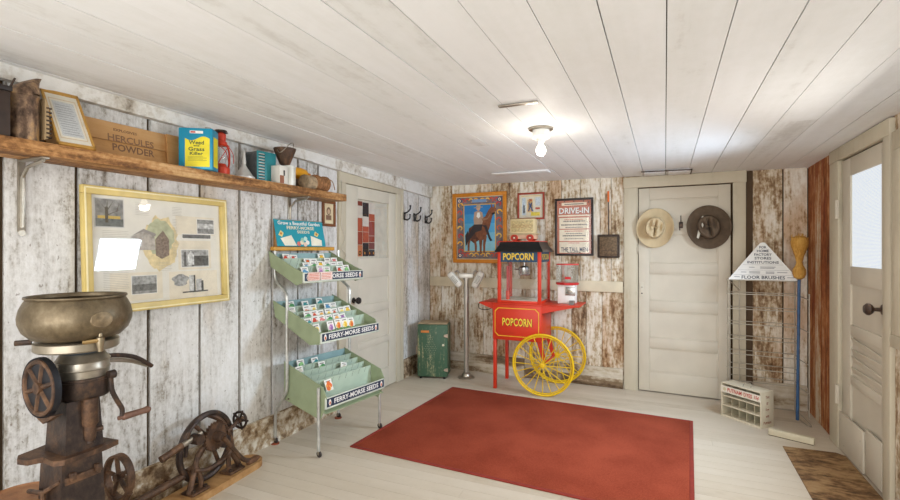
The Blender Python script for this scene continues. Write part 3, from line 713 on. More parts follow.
# horse poster
t = thing('rider_poster', 'orange framed poster of a rider on a brown horse with a scrollwork border', 'framed poster', BW(.66, 1.25), rot=(math.radians(1.5), 0, BR))
OR = plain((206, 128, 30), .5, 0, .08, 20)
frame(t, .67, .81, .042, .026, OR)
mb = MB(); mb.b2(-.30, .30, -.006, -.003, .035, .775, plain((222, 206, 170), .6)); 
mb.rect(-.285, .285, .05, .76, -.0066, plain((124, 110, 112), .6, 0, .2, 25))
def P(pts, l, m): mb.poly(pts, -.0066 - .0006 * l, m)
mb.rect(-.20, .20, .13, .68, -.0072, plain((222, 176, 80))); 
for k, c in enumerate(((140, 196, 214), (120, 184, 212), (84, 164, 208), (58, 144, 198), (44, 122, 184))): mb.rect(-.19, .19, .14 + k * .106, .14 + (k + 1) * .106, -.0078, plain(c, .6))
rs = random.Random(4); sc = [(206, 76, 48), (236, 176, 64), (196, 60, 50), (240, 196, 96), (214, 100, 56)]
def scroll(x, z, r, c, fl):
    pts = []; n = 14
    for i in range(n): a = i / (n - 1) * 4.6; rr = r * (1 - .12 * i / 3); pts.append((x + fl * rr * math.cos(a), z + rr * math.sin(a)))
    for i in range(n - 1, -1, -1): a = i / (n - 1) * 4.6; rr = r * (1 - .12 * i / 3) * .55; pts.append((x + fl * rr * math.cos(a), z + rr * math.sin(a)))
    for i in range(n - 1): P([pts[i], pts[i + 1], pts[2 * n - 2 - i], pts[2 * n - 1 - i]], 2 + (i % 2) * .1, c)
for sgn in (-1, 1):
    for k in range(7): scroll(sgn * .243, .13 + k * .09, .042, plain(sc[(k + (sgn > 0)) % 5]), sgn * (1 if k % 2 else -1))
    for k in range(4):
        for zz in (.09, .72): scroll(sgn * (.045 + k * .055), zz, .038, plain(sc[(k * 2 + 1) % 5]), sgn * (1 if k % 2 else -1))
    for zz in (.085, .725): mb.disc(sgn * .25, zz, .03, -.0088, plain((70, 70, 110))); mb.disc(sgn * .25, zz, .018, -.0092, M_CREAM); mb.disc(sgn * .25, zz, .008, -.0096, plain((150, 60, 60)))
mb.rect(-.09, .09, .70, .735, -.009, plain((120, 150, 190)))
P_ = P
def P(pts, l, m): P_([(p[0] * 1.22 - .01, .40 + (p[1] - .40) * 1.14) for p in pts], l, m)
HB = plain((130, 78, 50), .6, 0, .2, 30); HD = plain((92, 54, 38), .6, 0, .2, 30); DK = plain((52, 44, 46), .6)
P([(-.03, .33), (-.045, .42), (.02, .49), (.07, .52), (.10, .58), (.13, .615), (.175, .60), (.185, .575), (.15, .55), (.135, .50), (.11, .40), (.07, .30), (.02, .27)], 4, HB)   # neck and chest
P([(.125, .60), (.128, .645), (.145, .62)], 4.2, HB); P([(.15, .605), (.165, .64), (.17, .60)], 4.2, HB)
P([(-.11, .30), (-.10, .40), (-.03, .45), (.03, .42), (.02, .29), (-.05, .25)], 3.6, HD)   # barrel
for x0, x1, z0, z1, xx in ((.0, .04, .30, .14, .01), (.05, .085, .32, .15, .045), (-.10, -.07, .32, .17, -.115), (-.055, -.03, .29, .16, -.04)):
    P([(x0, z0), (x1, z0), (xx + .022, (z0 + z1) / 2), (xx + .018, z1), (xx, z1), (xx - .002, (z0 + z1) / 2)], 4.5, HB)
P([(-.11, .38), (-.14, .33), (-.135, .22), (-.12, .24), (-.10, .33)], 3.5, DK)   # tail
P([(.135, .55), (.165, .56), (.17, .545), (.14, .53)], 5, M_BLACK)
P([(-.045, .43), (-.05, .50), (-.04, .565), (.0, .58), (.04, .56), (.05, .50), (.035, .43)], 5.2, plain((178, 150, 130)))   # rider shirt
P([(-.01, .56), (.012, .56), (.02, .52), (.0, .50), (-.02, .52)], 5.6, M_WHITE)
P([(-.05, .44), (.04, .44), (.03, .38), (-.03, .36), (-.08, .30), (-.12, .25), (-.13, .27), (-.09, .36)], 5.4, DK)   # leg
P([(.03, .43), (.06, .41), (.10, .30), (.115, .27), (.14, .275), (.12, .31), (.08, .43)], 5.4, DK)
mb.disc(-.01, .628, .024, -.0102, plain((200, 160, 130)), 14); P([(-.045, .612), (.045, .618), (.045, .61), (-.045, .604)], 6.5, plain((170, 150, 130))); P([(-.022, .614), (.024, .616), (.018, .645), (-.016, .643)], 6.5, plain((176, 156, 136)))
P([(.03, .50), (.09, .50), (.12, .545), (.125, .54), (.095, .49), (.04, .475)], 6, plain((150, 110, 80)))
mb.build('print', t)

# small red framed drawing
t = thing('drawing_frame', 'small red framed cartoon drawing on the back wall right of the rider poster', 'framed picture', BW(1.268, 1.735), BR)
frame(t, .305, .295, .02, .018, plain((158, 64, 46), .5))
mb = MB(); mb.b2(-.135, .135, -.006, -.003, .018, .277, plain((226, 218, 196), .7))
for a, b, c, d, col in ((-.10, -.06, .05, .24, (200, 214, 224)), (-.04, .02, .08, .22, (232, 190, 130)), (.05, .11, .15, .24, (206, 216, 222)), (.0, .1, .04, .08, (236, 214, 90)), (-.03, -.01, .10, .2, (70, 100, 150)), (.0, .015, .09, .19, (70, 90, 130)), (-.02, .01, .2, .225, (220, 100, 60)), (-.11, .11, .255, .262, (230, 200, 120)), (.05, .1, .11, .13, (200, 90, 70)), (-.09, -.07, .07, .16, (120, 120, 120))):
    mb.rect(a, b, c, d, -.007, plain(col, .7, 0, .15, 60))
mb.poly([(-.035, .09), (-.02, .09), (.012, .18), (.0, .185)], -.0076, plain((60, 84, 130))); mb.poly([(.03, .09), (.018, .088), (-.03, .18), (-.02, .19)], -.0076, plain((80, 104, 150)))
mb.build('print', t)
mb = MB(); mb.rect(-.135, .135, .018, .277, -.012, M_PICGLASS); mb.build('glazing', t)

# drive-in poster
t = thing('playbill_poster', 'tall black framed drive-in playbill with red bordered panels on the back wall', 'framed poster', BW(1.737, 1.34), rot=(math.radians(1), 0, BR))
frame(t, .40, .605, .022, .022, plain((44, 38, 36), .4))
mb = MB(); PR = plain((188, 110, 84), .6); DKT = plain((84, 74, 70)); RT = plain((190, 84, 60))
mb.b2(-.18, .18, -.006, -.003, .02, .585, PR)
PC = plain((228, 216, 192), .6)
for a, b in ((.03, .145), (.155, .275), (.285, .40)): mb.rect(-.155, .155, a, b, -.0066, PC)
mb.rect(-.13, .13, .53, .56, -.0066, PC); mb.rect(-.165, .165, .415, .43, -.0066, PC); mb.text('DRIVE-IN', 0, .475, .31, .062, -.0072, M_WHITE); mb.text('DRIVE-IN', 0.004, .472, .31, .062, -.0069, plain((60, 50, 50)))
mb.rect(-.1, .1, .54, .548, -.0072, DKT); mb.text('THE TALL MEN', 0, .066, .28, .045, -.0072, plain((56, 62, 84)))
for z0, ls in ((.03, ((.1, RT, .12), (.001, DKT, .14))), (.155, ((.1, RT, .2), (.075, DKT, .17), (.05, DKT, .24), (.02, DKT, .2))), (.285, ((.092, RT, .2), (.073, DKT, .22), (.035, DKT, .27), (.01, DKT, .18)))):
    for dz, mm, w in ls:
        x = -w / 2
        while x < w / 2: ww = rs.uniform(.008, .02); mb.rect(x, min(x + ww, w / 2), z0 + dz, z0 + dz + (.012 if w > .2 else .008), -.0072, mm); x += ww + .005
for x, z in ((-.15, .56), (.15, .56), (-.1, .572), (.1, .572), (0, .574)): mb.disc(x, z, .008, -.0075, DKT, 5)
mb.build('print', t)
mb = MB(); mb.rect(-.18, .18, .02, .585, -.014, M_PICGLASS); mb.build('glazing', t)

# popcorn shaker
t = thing('popcorn_shaker', 'long wire popcorn pan with an orange handle hung on the back wall', 'popcorn pan', BW(2.09, 1.32), BR)
mb = MB(); mb.b2(-.105, .105, -.062, -.01, 0, .235, plain((70, 60, 52), .5, .5, .2, 40, .3), .012)
mb.b2(-.085, .085, -.064, -.06, .02, .215, plain((112, 92, 70), .6, .4, .25, 50, .3), .003); mb.build('pan', t)
mb = MB()
for k in range(1, 3): mb.b2(-.08, .08, -.065, -.064, k * .035, k * .035 + .004, M_DARKIRON)
for x in (-.103, .103): mb.tube([(x, -.06, .005), (x, -.06, .23)], .004, M_DARKIRON, 6)
mb.tube([(-.103, -.062, .232), (.103, -.062, .232)], .005, M_DARKIRON, 6); mb.build('rim', t)
mb = MB(); mb.tube([(0, -.03, .235), (-.005, -.02, .58)], .0055, M_DARKIRON, 8); mb.build('rod', t)
mb = MB(); mb.tube([(-.005, -.02, .57), (-.005, -.02, .60), (-.006, -.02, .68)], .010, plain((226, 108, 30), .4), 10); mb.build('handle', t)

# coat hooks
for k, (Y, z, lab) in enumerate(((4.575, 1.78, 'black iron double coat hook nearest the glazed left-hand door'), (4.82, 1.78, 'black iron double coat hook, the middle one of the three beside the left-hand door'), (5.10, 1.77, 'black iron double coat hook nearest the room corner'))):
    t = thing('coat_hook', lab, 'coat hook', LW(Y, z), RL, 'coat hooks by the corner')
    mb = MB(); mb.b2(-.014, .014, -.006, -.001, -.05, .04, M_BLACK, .002); mb.build('plate', t)
    mb = MB(); mb.tube(smooth([(0, -.005, .02), (0, -.05, .03), (0, -.085, .06), (0, -.09, .09)], 4), .008, M_BLACK, 8); mb.lathe([(0, -.012), (.011, -.006), (.012, .004), (0, .012)], M_BLACK, (0, -.09, .098), 10); mb.build('upper_hook', t)
    mb = MB()
    for sg in (-1, 1):
        mb.tube(smooth([(0, -.005, -.03), (sg * .03, -.03, -.05), (sg * .055, -.05, -.03), (sg * .055, -.055, 0)], 4), .008, M_BLACK, 8); mb.lathe([(0, -.01), (.01, -.004), (.01, .004), (0, .01)], M_BLACK, (sg * .055, -.055, .008), 10)
    mb.build('lower_hook', t)

# ------------------------------------------------------------------ hats on the back door
def hat(name, lab, s, z, rx, rz, m, band, tilt, d, feather=False):
    t = thing(name, lab, 'hat', BW(s, z, .01), BR, 'hats on the back door')
    n = 48; K = 26; vs = []; fs = []
    for k in range(K + 1):
        q = k / K
        for i in range(n):
            a = 2 * PI * i / n; ca, sa = math.cos(a), math.sin(a)
            if q < .52:   # crown, top to base
                u = q / .52; r = .56 * (1 - (1 - u) ** 2.2) ** .55 if u < 1 else .56
                hgt = .125 * (1 - max(0, (u - .3) / .7) ** 3) if u > .3 else .125
                x, zz = r * ca * .86, r * sa * .92
                fall = max(0, 1 - (u / .92) ** 4)
                crease = .07 * math.exp(-((x - .03) / .07) ** 2) * max(0, 1 - ((zz + .05) / .5) ** 2)
                dent = .05 * (math.exp(-(((x - .30) / .10) ** 2 + ((zz - .10) / .24) ** 2)) + math.exp(-(((x + .26) / .10) ** 2 + ((zz - .10) / .24) ** 2)))
                y = -(hgt - crease * fall - dent * fall)
                if u > .98: y = -.004
            else:
                u = (q - .52) / .48; r = .56 + .44 * u; x, zz = r * ca * (.86 + .14 * u), r * sa * (.92 + .08 * u)
                curl = .06 * (u ** 2) * (abs(ca) ** 2) + .012 * math.sin(3 * a + 1) * u
                y = -.004 - curl
            vs.append((x * rx, y, zz * rz))
    for k in range(K):
        for i in range(n): j = (i + 1) % n; fs.append([k * n + i, k * n + j, (k + 1) * n + j, (k + 1) * n + i])
    R3 = Matrix.Rotation(tilt, 4, 'Y'); mb = MB(); mb.M = R3; mb.add(vs, fs, m); o = mb.build('felt_body', t, fix=True)
    md = o.modifiers.new('thick', 'SOLIDIFY'); md.thickness = .003
    mb = MB(); mb.M = R3
    pts = [(rx * .565 * .86 * math.cos(a), -.014, rz * .565 * .92 * math.sin(a)) for a in [2 * PI * i / 40 for i in range(40)]]
    mb.tube(pts, .009, band, 6, True); mb.build('hat_band', t)
    if feather:
        mb = MB(); mb.poly([(-.10, -.10), (-.085, -.11), (-.04, .02), (-.045, .10), (-.055, .10), (-.075, .02)], -.09, plain((206, 200, 184), .7)); mb.build('feather', t)
hat('straw_hat', 'tan straw western hat with a creased crown hung on the back door', 2.525, 1.615, .17, .195, plain((200, 180, 144), .85, 0, .05, 12, .05), plain((206, 190, 156), .7), .15, 0)
hat('felt_hat', 'dark brown felt western hat with a pale feather hung on the back door', 2.985, 1.615, .185, .205, plain((98, 82, 66), .9, 0, .12, 20, .1), plain((70, 58, 46), .7), -.15, 0, True)
t = thing('hat_hook', 'small rusty iron hook between the two hats on the back door', 'hook', BW(2.752, 1.64), BR)
mb = MB(); mb.b2(-.018, .018, -.008, -.001, -.03, .03, M_DARKIRON, .002); mb.build('plate', t)
mb = MB(); mb.tube(smooth([(0, -.006, .02), (0, -.03, .04), (.0, -.035, .09)], 4), .005, M_DARKIRON, 6); mb.tube(smooth([(-.01, -.006, -.02), (-.01, -.05, -.05), (-.01, -.06, -.01)], 4), .005, M_DARKIRON, 6); mb.build('prong', t)

# ------------------------------------------------------------------ green metal case
t = thing('metal_case', 'scuffed green metal case with a diamond of punched holes, standing in the corner', 'metal case', (-2.306, 4.676, 0), math.atan2(.099, .32))
CG = weathered('scuffed_green', [(.40, (190, 172, 132)), (.44, (110, 124, 96)), (.48, (66, 94, 72)), (.66, (74, 104, 82))], rndk=0, scale=(6, 30, 50), rough=.45, bump=.2)
mb = MB(); mb.box((0, .14, .305), (.335, .27, .575), CG, None, .02); mb.build('body', t)
mb = MB(); mb.b2(-.16, .16, .006, .27, .592, .602, plain((170, 150, 118), .6, 0, .15), .004); mb.build('top_trim', t)
mb = MB(); mb.b2(-.125, -.035, -.002, .006, .50, .525, plain((204, 124, 58), .5), .003); mb.build('name_tab', t)
mb = MB()
for r in range(-7, 8):
    w = 7 - abs(r)
    for c in range(-w, w + 1, 2): mb.disc(-.02 + c * .009, .33 + r * .02, .0032, .0042, plain((168, 170, 140)), 6)
mb.build('punched_hole', t)['kind'] = 'stuff'
for z in (.10, .47):
    mb = MB(); mb.prism([(.17, z - .02), (.17, z + .02), (.135, z + .012), (.125, z), (.135, z - .012)], -.002, .012, plain((178, 160, 140), .4, .5)); mb.build('hinge', t)
mb = MB(); mb.lathe([(.012, .004), (.012, -.006), (0, -.007)], M_CREAM, (.12, 0, .37), 12, 'y'); mb.build('lock_button', t)
mb = MB(); mb.b2(-.19, -.166, .05, .09, .26, .34, plain((170, 150, 130), .5, .3), .004); mb.build('latch', t)
for x in (-.13, .13):
    for yy in (.03, .24): mb = MB(); mb.lathe([(.014, 0), (.016, .018)], M_BLACK, (x, yy, 0), 10); mb.build('foot', t)

# ------------------------------------------------------------------ drive-in speaker post
t = thing('speaker_post', 'silver floor post carrying a crossbar in front of the back wall', 'post', (-1.99, 4.88, 0), math.radians(15))
SV = plain((178, 172, 162), .35, .6, .06)
mb = MB(); mb.lathe([(.092, 0), (.092, .008), (.08, .014), (.052, .02), (.045, .045), (.034, .06), (.03, .062)], plain((170, 160, 146), .3, .8)); mb.build('base', t)
mb = MB(); mb.lathe([(.027, .05), (.027, 1.09)], SV, n=18); mb.build('pole', t)
mb = MB(); mb.b2(-.08, .08, -.035, .035, 1.09, 1.145, plain((214, 210, 200), .4, .3), .01); mb.lathe([(.036, 1.075), (.036, 1.092)], SV, n=18)
for sg in (-1, 1): mb.tube(smooth([(sg * .07, 0, 1.13), (sg * .10, -.01, 1.17), (sg * .115, -.03, 1.16)], 4), .011, SV, 8)
mb.build('crossbar', t)
for sg, nm in ((-1, 'left'), (1, 'right')):
    u = thing('drive_in_speaker', 'white oval drive-in speaker hanging on the %s arm of the silver post' % nm, 'speaker', tuple(Vector((-1.99, 4.88, 1.075)) + Matrix.Rotation(math.radians(15), 3, 'Z') @ Vector((sg * .125 + .01, -.075, .005))), group='drive-in speakers', rot=(0, math.radians(-42) if sg < 0 else math.radians(27), math.radians(15)))
    mb = MB(); mb.box((0, 0, 0), (.08, .07, .2), plain((224, 220, 210), .4, .1), None, .034); mb.build('housing', u)
    mb = MB()
    for k in range(7): mb.b2(-.022, .022, -.040, -.0375, -.04 + k * .013, -.034 + k * .013, plain((150, 146, 138)))
    mb.build('grille', u)

# ------------------------------------------------------------------ popcorn cart
CX, CY = -1.33, 4.83
t = thing('popcorn_cart', 'red popcorn cart with a glass case, black canopy roof and tall yellow spoked wheels', 'popcorn cart', (CX, CY, 0))
x0, x1, y0, y1 = -.262, .235, -.22, .22
mb = MB(); mb.b2(x0, x1, y0, y1, .50, .855, M_RED, .004)
mb.tube([(x0 + .012, y0 - .002, .51), (x0 + .012, y0 - .002, .85)], .003, M_RED, 6); mb.build('base_cabinet', t)
mb = MB()
YR = plain((232, 176, 40), .4)
def border(i, yy, w, m):
    a, b, c, d = x0 + i, x1 - i, .515 + i, .845 - i; k = .035
    out = [(a + k, c), (b - k, c), (b - k, c + .0), (b, c + k), (b, d - k), (b - k, d), (a + k, d), (a, d - k), (a, c + k)]
    out = [(a + k, c), (b - k, c), (b, c + k), (b, d - k), (b - k, d), (a + k, d), (a, d - k), (a, c + k)]
    mx, mz = (a + b) / 2, (c + d) / 2
    inn = [(mx + (p[0] - mx) * (1 - w / (b - mx)), mz + (p[1] - mz) * (1 - w / (d - mz))) for p in out]
    for q in range(8): mb.poly([out[q], out[(q + 1) % 8], inn[(q + 1) % 8], inn[q]], yy, m)
border(.022, y0 - .0008, .008, YR)
mb.text('POPCORN', -.005, .68, .30, .08, y0 - .0012, plain((60, 40, 30))); mb.text('POPCORN', -.009, .683, .30, .08, y0 - .0018, plain((240, 206, 60), .4)); mb.build('lettering', t)
mb = MB(); mb.b2(x0 - .01, x1 + .01, y0 - .005, y1 + .005, .855, .87, M_RED, .003)
mb.b2(x1, x1 + .36, y0 + .005, y1 - .01, .857, .868, M_RED, .003); mb.build('counter', t)
for yy in (y0 + .01, y1 - .03):
    mb = MB(); mb.prism([(x1, .857), (x1 + .33, .857), (x1, .78)], yy, yy + .012, M_RED); mb.build('shelf_bracket', t)
mb = MB(); mb.b2(x0 - .15, x0, y0 + .005, y1 - .03, .857, .868, M_RED, .003)
mb.prism([(x0, .857), (x0 - .15, .857), (x0, .80)], y0 + .01, y0 + .02, M_RED); mb.prism([(x0, .857), (x0 - .15, .857), (x0, .80)], y1 - .05, y1 - .04, M_RED); mb.build('push_shelf', t)
for (x, yy) in ((x0 + .02, y0 + .02), (x0 + .02, y1 - .02)):
    mb = MB(); mb.b2(x - .016, x + .016, yy - .016, yy + .016, 0, .50, M_RED, .002); mb.build('leg', t)
# glass case
x0, x1, y0, y1 = -.215, .225, -.20, .21
for (x, yy) in ((x0 + .014, y0 + .014), (x1 - .016, y0 + .016), (x1 - .014, y1 - .014), (x0 + .014, y1 - .014)):
    mb = MB(); mb.b2(x - .016, x + .016, yy - .016, yy + .016, .87, 1.385, M_RED, .002); mb.build('case_post', t)
mb = MB()
for a in ((x0 + .028, x1 - .03, y0 + .002, y0 + .012, .87, .895), (x1 - .012, x1 - .002, y0 + .03, y1 - .028, .87, .895), (x0 + .028, x1 - .028, y1 - .012, y1 - .002, .87, .89), (x0 + .002, x0 + .012, y0 + .028, y1 - .028, .87, .89)): mb.b2(*a, M_RED, .002)
mb.build('lower_frame', t)
mb = MB(); mb.b2(x0 + .02, x1 - .02, y0 + .02, y1 - .02, .872, .90, plain((214, 208, 190), .5, .2), .003); mb.build('case_floor', t)
for nm, vs in (('front_pane', [(x0 + .028, y0 + .008, .895), (x1 - .03, y0 + .008, .895), (x1 - .03, y0 + .008, 1.28), (x0 + .028, y0 + .008, 1.28)]), ('side_pane', [(x1 - .008, y0 + .03, .895), (x1 - .008, y1 - .028, .895), (x1 - .008, y1 - .028, 1.28), (x1 - .008, y0 + .03, 1.28)]), ('side_pane', [(x0 + .008, y0 + .03, .895), (x0 + .008, y1 - .028, .895), (x0 + .008, y1 - .028, 1.28), (x0 + .008, y0 + .03, 1.28)])):
    mb = MB(); mb.add(vs, [[0, 1, 2, 3]], M_GLASS); mb.build(nm, t)
SIGN = plain((34, 66, 92), .5)
mb = MB(); mb.b2(x0 + .028, x1 - .03, y0 + .001, y0 + .010, 1.28, 1.385, SIGN); mb.text('POPCORN', 0, 1.332, .31, .07, y0 - .0004, plain((150, 110, 40))); mb.text('POPCORN', -.003, 1.335, .31, .07, y0 - .001, plain((232, 196, 70), .4)); mb.build('front_sign', t)
mb = MB(); mb.b2(x1 - .010, x1 - .001, y0 + .03, y1 - .028, 1.28, 1.385, SIGN); mb.M = Matrix.Translation((x1, 0, 0)) @ Matrix.Rotation(PI / 2, 4, 'Z')
mb.text('POPCORN', 0, 1.332, .30, .06, -.0006, plain((214, 176, 64), .4)); mb.build('side_sign', t)
mb = MB()
lv = [(1.38, .026), (1.395, .024), (1.42, .008), (1.45, -.012), (1.475, -.02), (1.482, -.021)]
RB = plain((26, 26, 26), .3, .1); vs = []; fs = []
for z, e in lv: vs += [(x0 - e, y0 - e, z), (x1 + e, y0 - e, z), (x1 + e, y1 + e, z), (x0 - e, y1 + e, z)]
for k in range(len(lv) - 1):
    for i in range(4): fs.append([k * 4 + i, k * 4 + (i + 1) % 4, k * 4 + 4 + (i + 1) % 4, k * 4 + 4 + i])
fs += [[0, 1, 2, 3], [len(vs) - 4 + i for i in range(4)]]; mb.add(vs, fs, RB); mb.build('canopy_roof', t)
mb = MB(); mb.b2(x0 + .02, x1 - .02, y0 + .02, y1 - .02, 1.482, 1.49, M_RED, .002); mb.build('roof_edge', t)
mb = MB(); mb.lathe([(.055, 1.14), (.06, 1.15), (.06, 1.22), (.03, 1.235), (.012, 1.24), (.012, 1.38)], M_CHROME, (.01, -.01, 0), 22); mb.tube([(-.05, -.01, 1.2), (-.10, -.01, 1.2), (-.10, -.01, 1.25)], .008, M_CHROME); mb.build('kettle', t)
mb = MB(); mb.b2(-.135, -.115, -.16, -.12, .93, 1.24, plain((184, 60, 62), .5)); mb.b2(-.14, -.11, -.165, -.115, .90, .99, M_RED, .004); mb.build('thermometer', t)
# wheels
x0, x1, y0, y1 = -.262, .235, -.22, .22
def wheel(parent, cx, cy, cz, R0, nsp=20):
    mb = MB(); mb.ring((0, 0, 0), R0 - .011, .011, M_YEL, 'y', 56, 8); mb.ring((0, 0, 0), R0 - .03, .006, M_YEL, 'y', 56, 6)
    w = mb.build('wheel', parent, (cx, cy, cz))
    mb = MB(); mb.lathe([(0, -.036), (.012, -.036), (.014, -.028), (.026, -.026), (.026, -.018), (.014, -.016), (.014, .016), (.026, .018), (.026, .026), (.0, .03)], M_YEL, (0, 0, 0), 18, 'y'); mb.build('hub', w)
    for k in range(nsp):
        a = 2 * PI * k / nsp + (.12 if k % 2 else -.12); b = 2 * PI * k / nsp; sy = .02 if k % 2 else -.02
        mb = MB(); mb.tube([(.024 * math.cos(a), sy, .024 * math.sin(a)), ((R0 - .02) * math.cos(b), 0, (R0 - .02) * math.sin(b))], .0042, M_YEL, 6); mb.build('spoke', w)
    return w
wheel(t, -1.068 - CX, 4.545 - CY, .30, .30)
wheel(t, -1.035 - CX, 5.055 - CY, .30, .30)
mb = MB(); mb.tube([(-1.068 - CX, 4.545 - CY, .30), (-1.055 - CX, 5.055 - CY, .30)], .010, M_RED, 10); mb.build('axle', t)
for yy in (y0 + .03, y1 - .03):
    mb = MB(); mb.prism([(x1 - .05, .50), (x1 + .0, .50), (x1 + .04, .31), (x1 + .015, .29)], yy - .008, yy + .008, M_RED); mb.build('axle_bracket', t)
mb = MB(); mb.tube(smooth([(x0 - .13, y0 + .08, .85), (x0 - .17, y0 + .06, .845), (x0 - .16, y0 + .04, .80), (x0 - .08, y0 + .02, .79), (x0, y0 + .06, .815)], 6), .004, M_BLACK, 6); mb.build('power_cord', t)

# circus wagon on the roof
t = thing('toy_wagon', 'cream toy circus wagon with red wheels standing on the popcorn cart roof', 'toy wagon', (CX + .005, CY - .02, 1.4905))
t.scale = (1.2, 1.2, 1.05)
WC = plain((216, 196, 150), .5, .05, .08, 20); WB = plain((178, 120, 84), .5)
mb = MB(); mb.b2(-.135, .135, -.055, .055, .062, .075, plain((190, 170, 130), .5), .003); mb.b2(-.115, .115, -.045, .045, .02, .062, plain((206, 170, 140), .5), .003); mb.build('chassis', t)
mb = MB(); mb.box((0, 0, .145), (.215, .10, .14), WC, None, .008); mb.b2(-.095, .095, -.0515, -.05, .09, .20, plain((196, 176, 126), .5, 0, .2, 60), .001); mb.b2(-.10, .10, -.04, .04, .214, .222, plain((150, 120, 84)), .003)
for k in range(5): mb.ring((-.07 + k * .035, -.052, .145), .014, .002, plain((176, 140, 96)), 'y', 14, 4)
mb.build('wagon_body', t)
for x in (-.068, .068):
    for yy in (-.052, .052):
        mb = MB(); mb.ring((0, 0, 0), .027, .005, M_RED, 'y', 24, 6); mb.lathe([(0, -.004), (.022, -.003), (.022, .003), (0, .004)], plain((150, 60, 44), .5), (0, 0, 0), 20, 'y'); mb.lathe([(0, -.007), (.007, -.006), (.007, .006), (0, .007)], M_CREAM, (0, 0, 0), 12, 'y'); mb.build('wheel', t, (x, yy, .032))
# nut dispenser on the right tray
t = thing('nut_dispenser', 'clear round nut dispenser with red rims on a white base, standing on the cart tray', 'dispenser', (CX + .235 + .205, CY + .02, .8685), math.radians(-4))
t.scale = (1.1, 1.1, 1)
mb = MB(); mb.b2(-.075, .075, -.06, .06, 0, .19, M_WHITE, .01); mb.build('base', t)
mb = MB(); mb.b2(.0, .085, -.066, -.058, .085, .17, M_CHROME, .002); mb.b2(.02, .065, -.078, -.066, .115, .135, M_ZINC, .003); mb.build('coin_plate', t)
mb = MB(); mb.prism([(-.12, .0), (-.06, .0), (-.06, .035), (-.085, .04)], .042, .085, M_CHROME, 'yz'); mb.build('chute', t)
mb = MB(); mb.lathe([(.103, .188), (.105, .195), (.105, .205), (.10, .21)], plain((196, 44, 44), .35), n=8); mb.build('lower_rim', t)
mb = MB(); mb.lathe([(.10, .205), (.10, .385)], glassmat('globe_glass', .22, (.86, .88, .88, 1)), n=8, cap=False); mb.b2(-.004, .004, .0, .008, .21, .38, M_ZINC); mb.build('glass_globe', t)
mb = MB(); mb.lathe([(.103, .383), (.103, .395), (.0, .398)], plain((206, 70, 66), .35), n=8); mb.build('lid', t)
mb = MB(); mb.b2(.005, .055, -.103, -.100, .245, .27, plain((206, 40, 44), .4), .001); mb.build('badge', t)

# ------------------------------------------------------------------ seed packet rack
RO = Vector((-2.572, 2.65, 0)); RA = math.radians(-8)
YT = {'bottom': (.015, .61), 'middle': (.0, .58), 'top': (-.035, .545)}
t = thing('seed_rack', 'three tier pale green seed packet rack on a bent steel tube frame with casters', 'display rack', RO, RA)
TF = Matrix.Rotation(PI / 2, 4, 'Z')
for yy in (0, .625):
    mb = MB(); top = 1.41 if yy == 0 else 1.40
    mb.tube(smooth([(0, yy, top), (0, yy, 1.30), (0, yy, 1.22), (.03, yy, 1.16), (.11, yy, 1.10), (.13, yy, 1.03), (.127, yy, .8), (.13, yy, .45), (.10, yy, .36), (.02, yy, .26), (.004, yy, .2), (0, yy, .045)], 5), .0115, M_TUBE, 10); mb.build('rear_tube', t)
    mb = MB(); mb.tube([(.447, yy, .47), (.447, yy, .045)], .0115, M_TUBE, 10); mb.build('front_leg', t)
    for xx in (0, .447):
        mb = MB(); mb.lathe([(0, -.008), (.016, -.008), (.021, -.005), (.021, .005), (.016, .008), (0, .008)], plain((60, 52, 48), .5), (xx, yy + .006, .022), 18, 'y'); mb.b2(xx - .006, xx + .006, yy - .006, yy + .0, .02, .05, M_ZINC)
        if xx == 0: mb.lathe([(.03, 0), (.03, .008), (0, .008)], plain((140, 70, 44)), (xx, yy, 0), 16)
        mb.build('caster', t)
mb = MB(); mb.b2(-.02, .028, -.03, .56, 1.395, 1.425, plain((206, 150, 60), .5, 0, .08, 20), .008); mb.build('wooden_rail', t)
YA, YB = .015, .61
TR = {
 'bottom': dict(side=[(.08, .60), (.47, .475), (.505, .41), (.495, .335), (.445, .25), (.08, .33)], bt=(.09, .595), ft=(.45, .475), bb=(.09, .35), fb=(.45, .30), sign=((.497, .405), (.505, .335)), tall=.09),
 'middle': dict(side=[(-.025, 1.035), (.44, .865), (.47, .80), (.465, .765), (.36, .75), (-.0, .915)], bt=(.0, 1.025), ft=(.42, .87), bb=(.0, .93), fb=(.42, .78), sign=((.468, .84), (.472, .775)), tall=.075),
 'top': dict(side=[(-.03, 1.395), (.27, 1.265), (.34, 1.245), (.33, 1.175), (.265, 1.157), (-.005, 1.28)], bt=(.0, 1.375), ft=(.27, 1.26), bb=(.0, 1.30), fb=(.27, 1.175), sign=((.338, 1.245), (.342, 1.18)), tall=.06)}
NR = {'bottom': 5, 'middle': 5, 'top': 4}
def lerp(a, b, k): return (a[0] + (b[0] - a[0]) * k, a[1] + (b[1] - a[1]) * k)
ROWPOS = {}
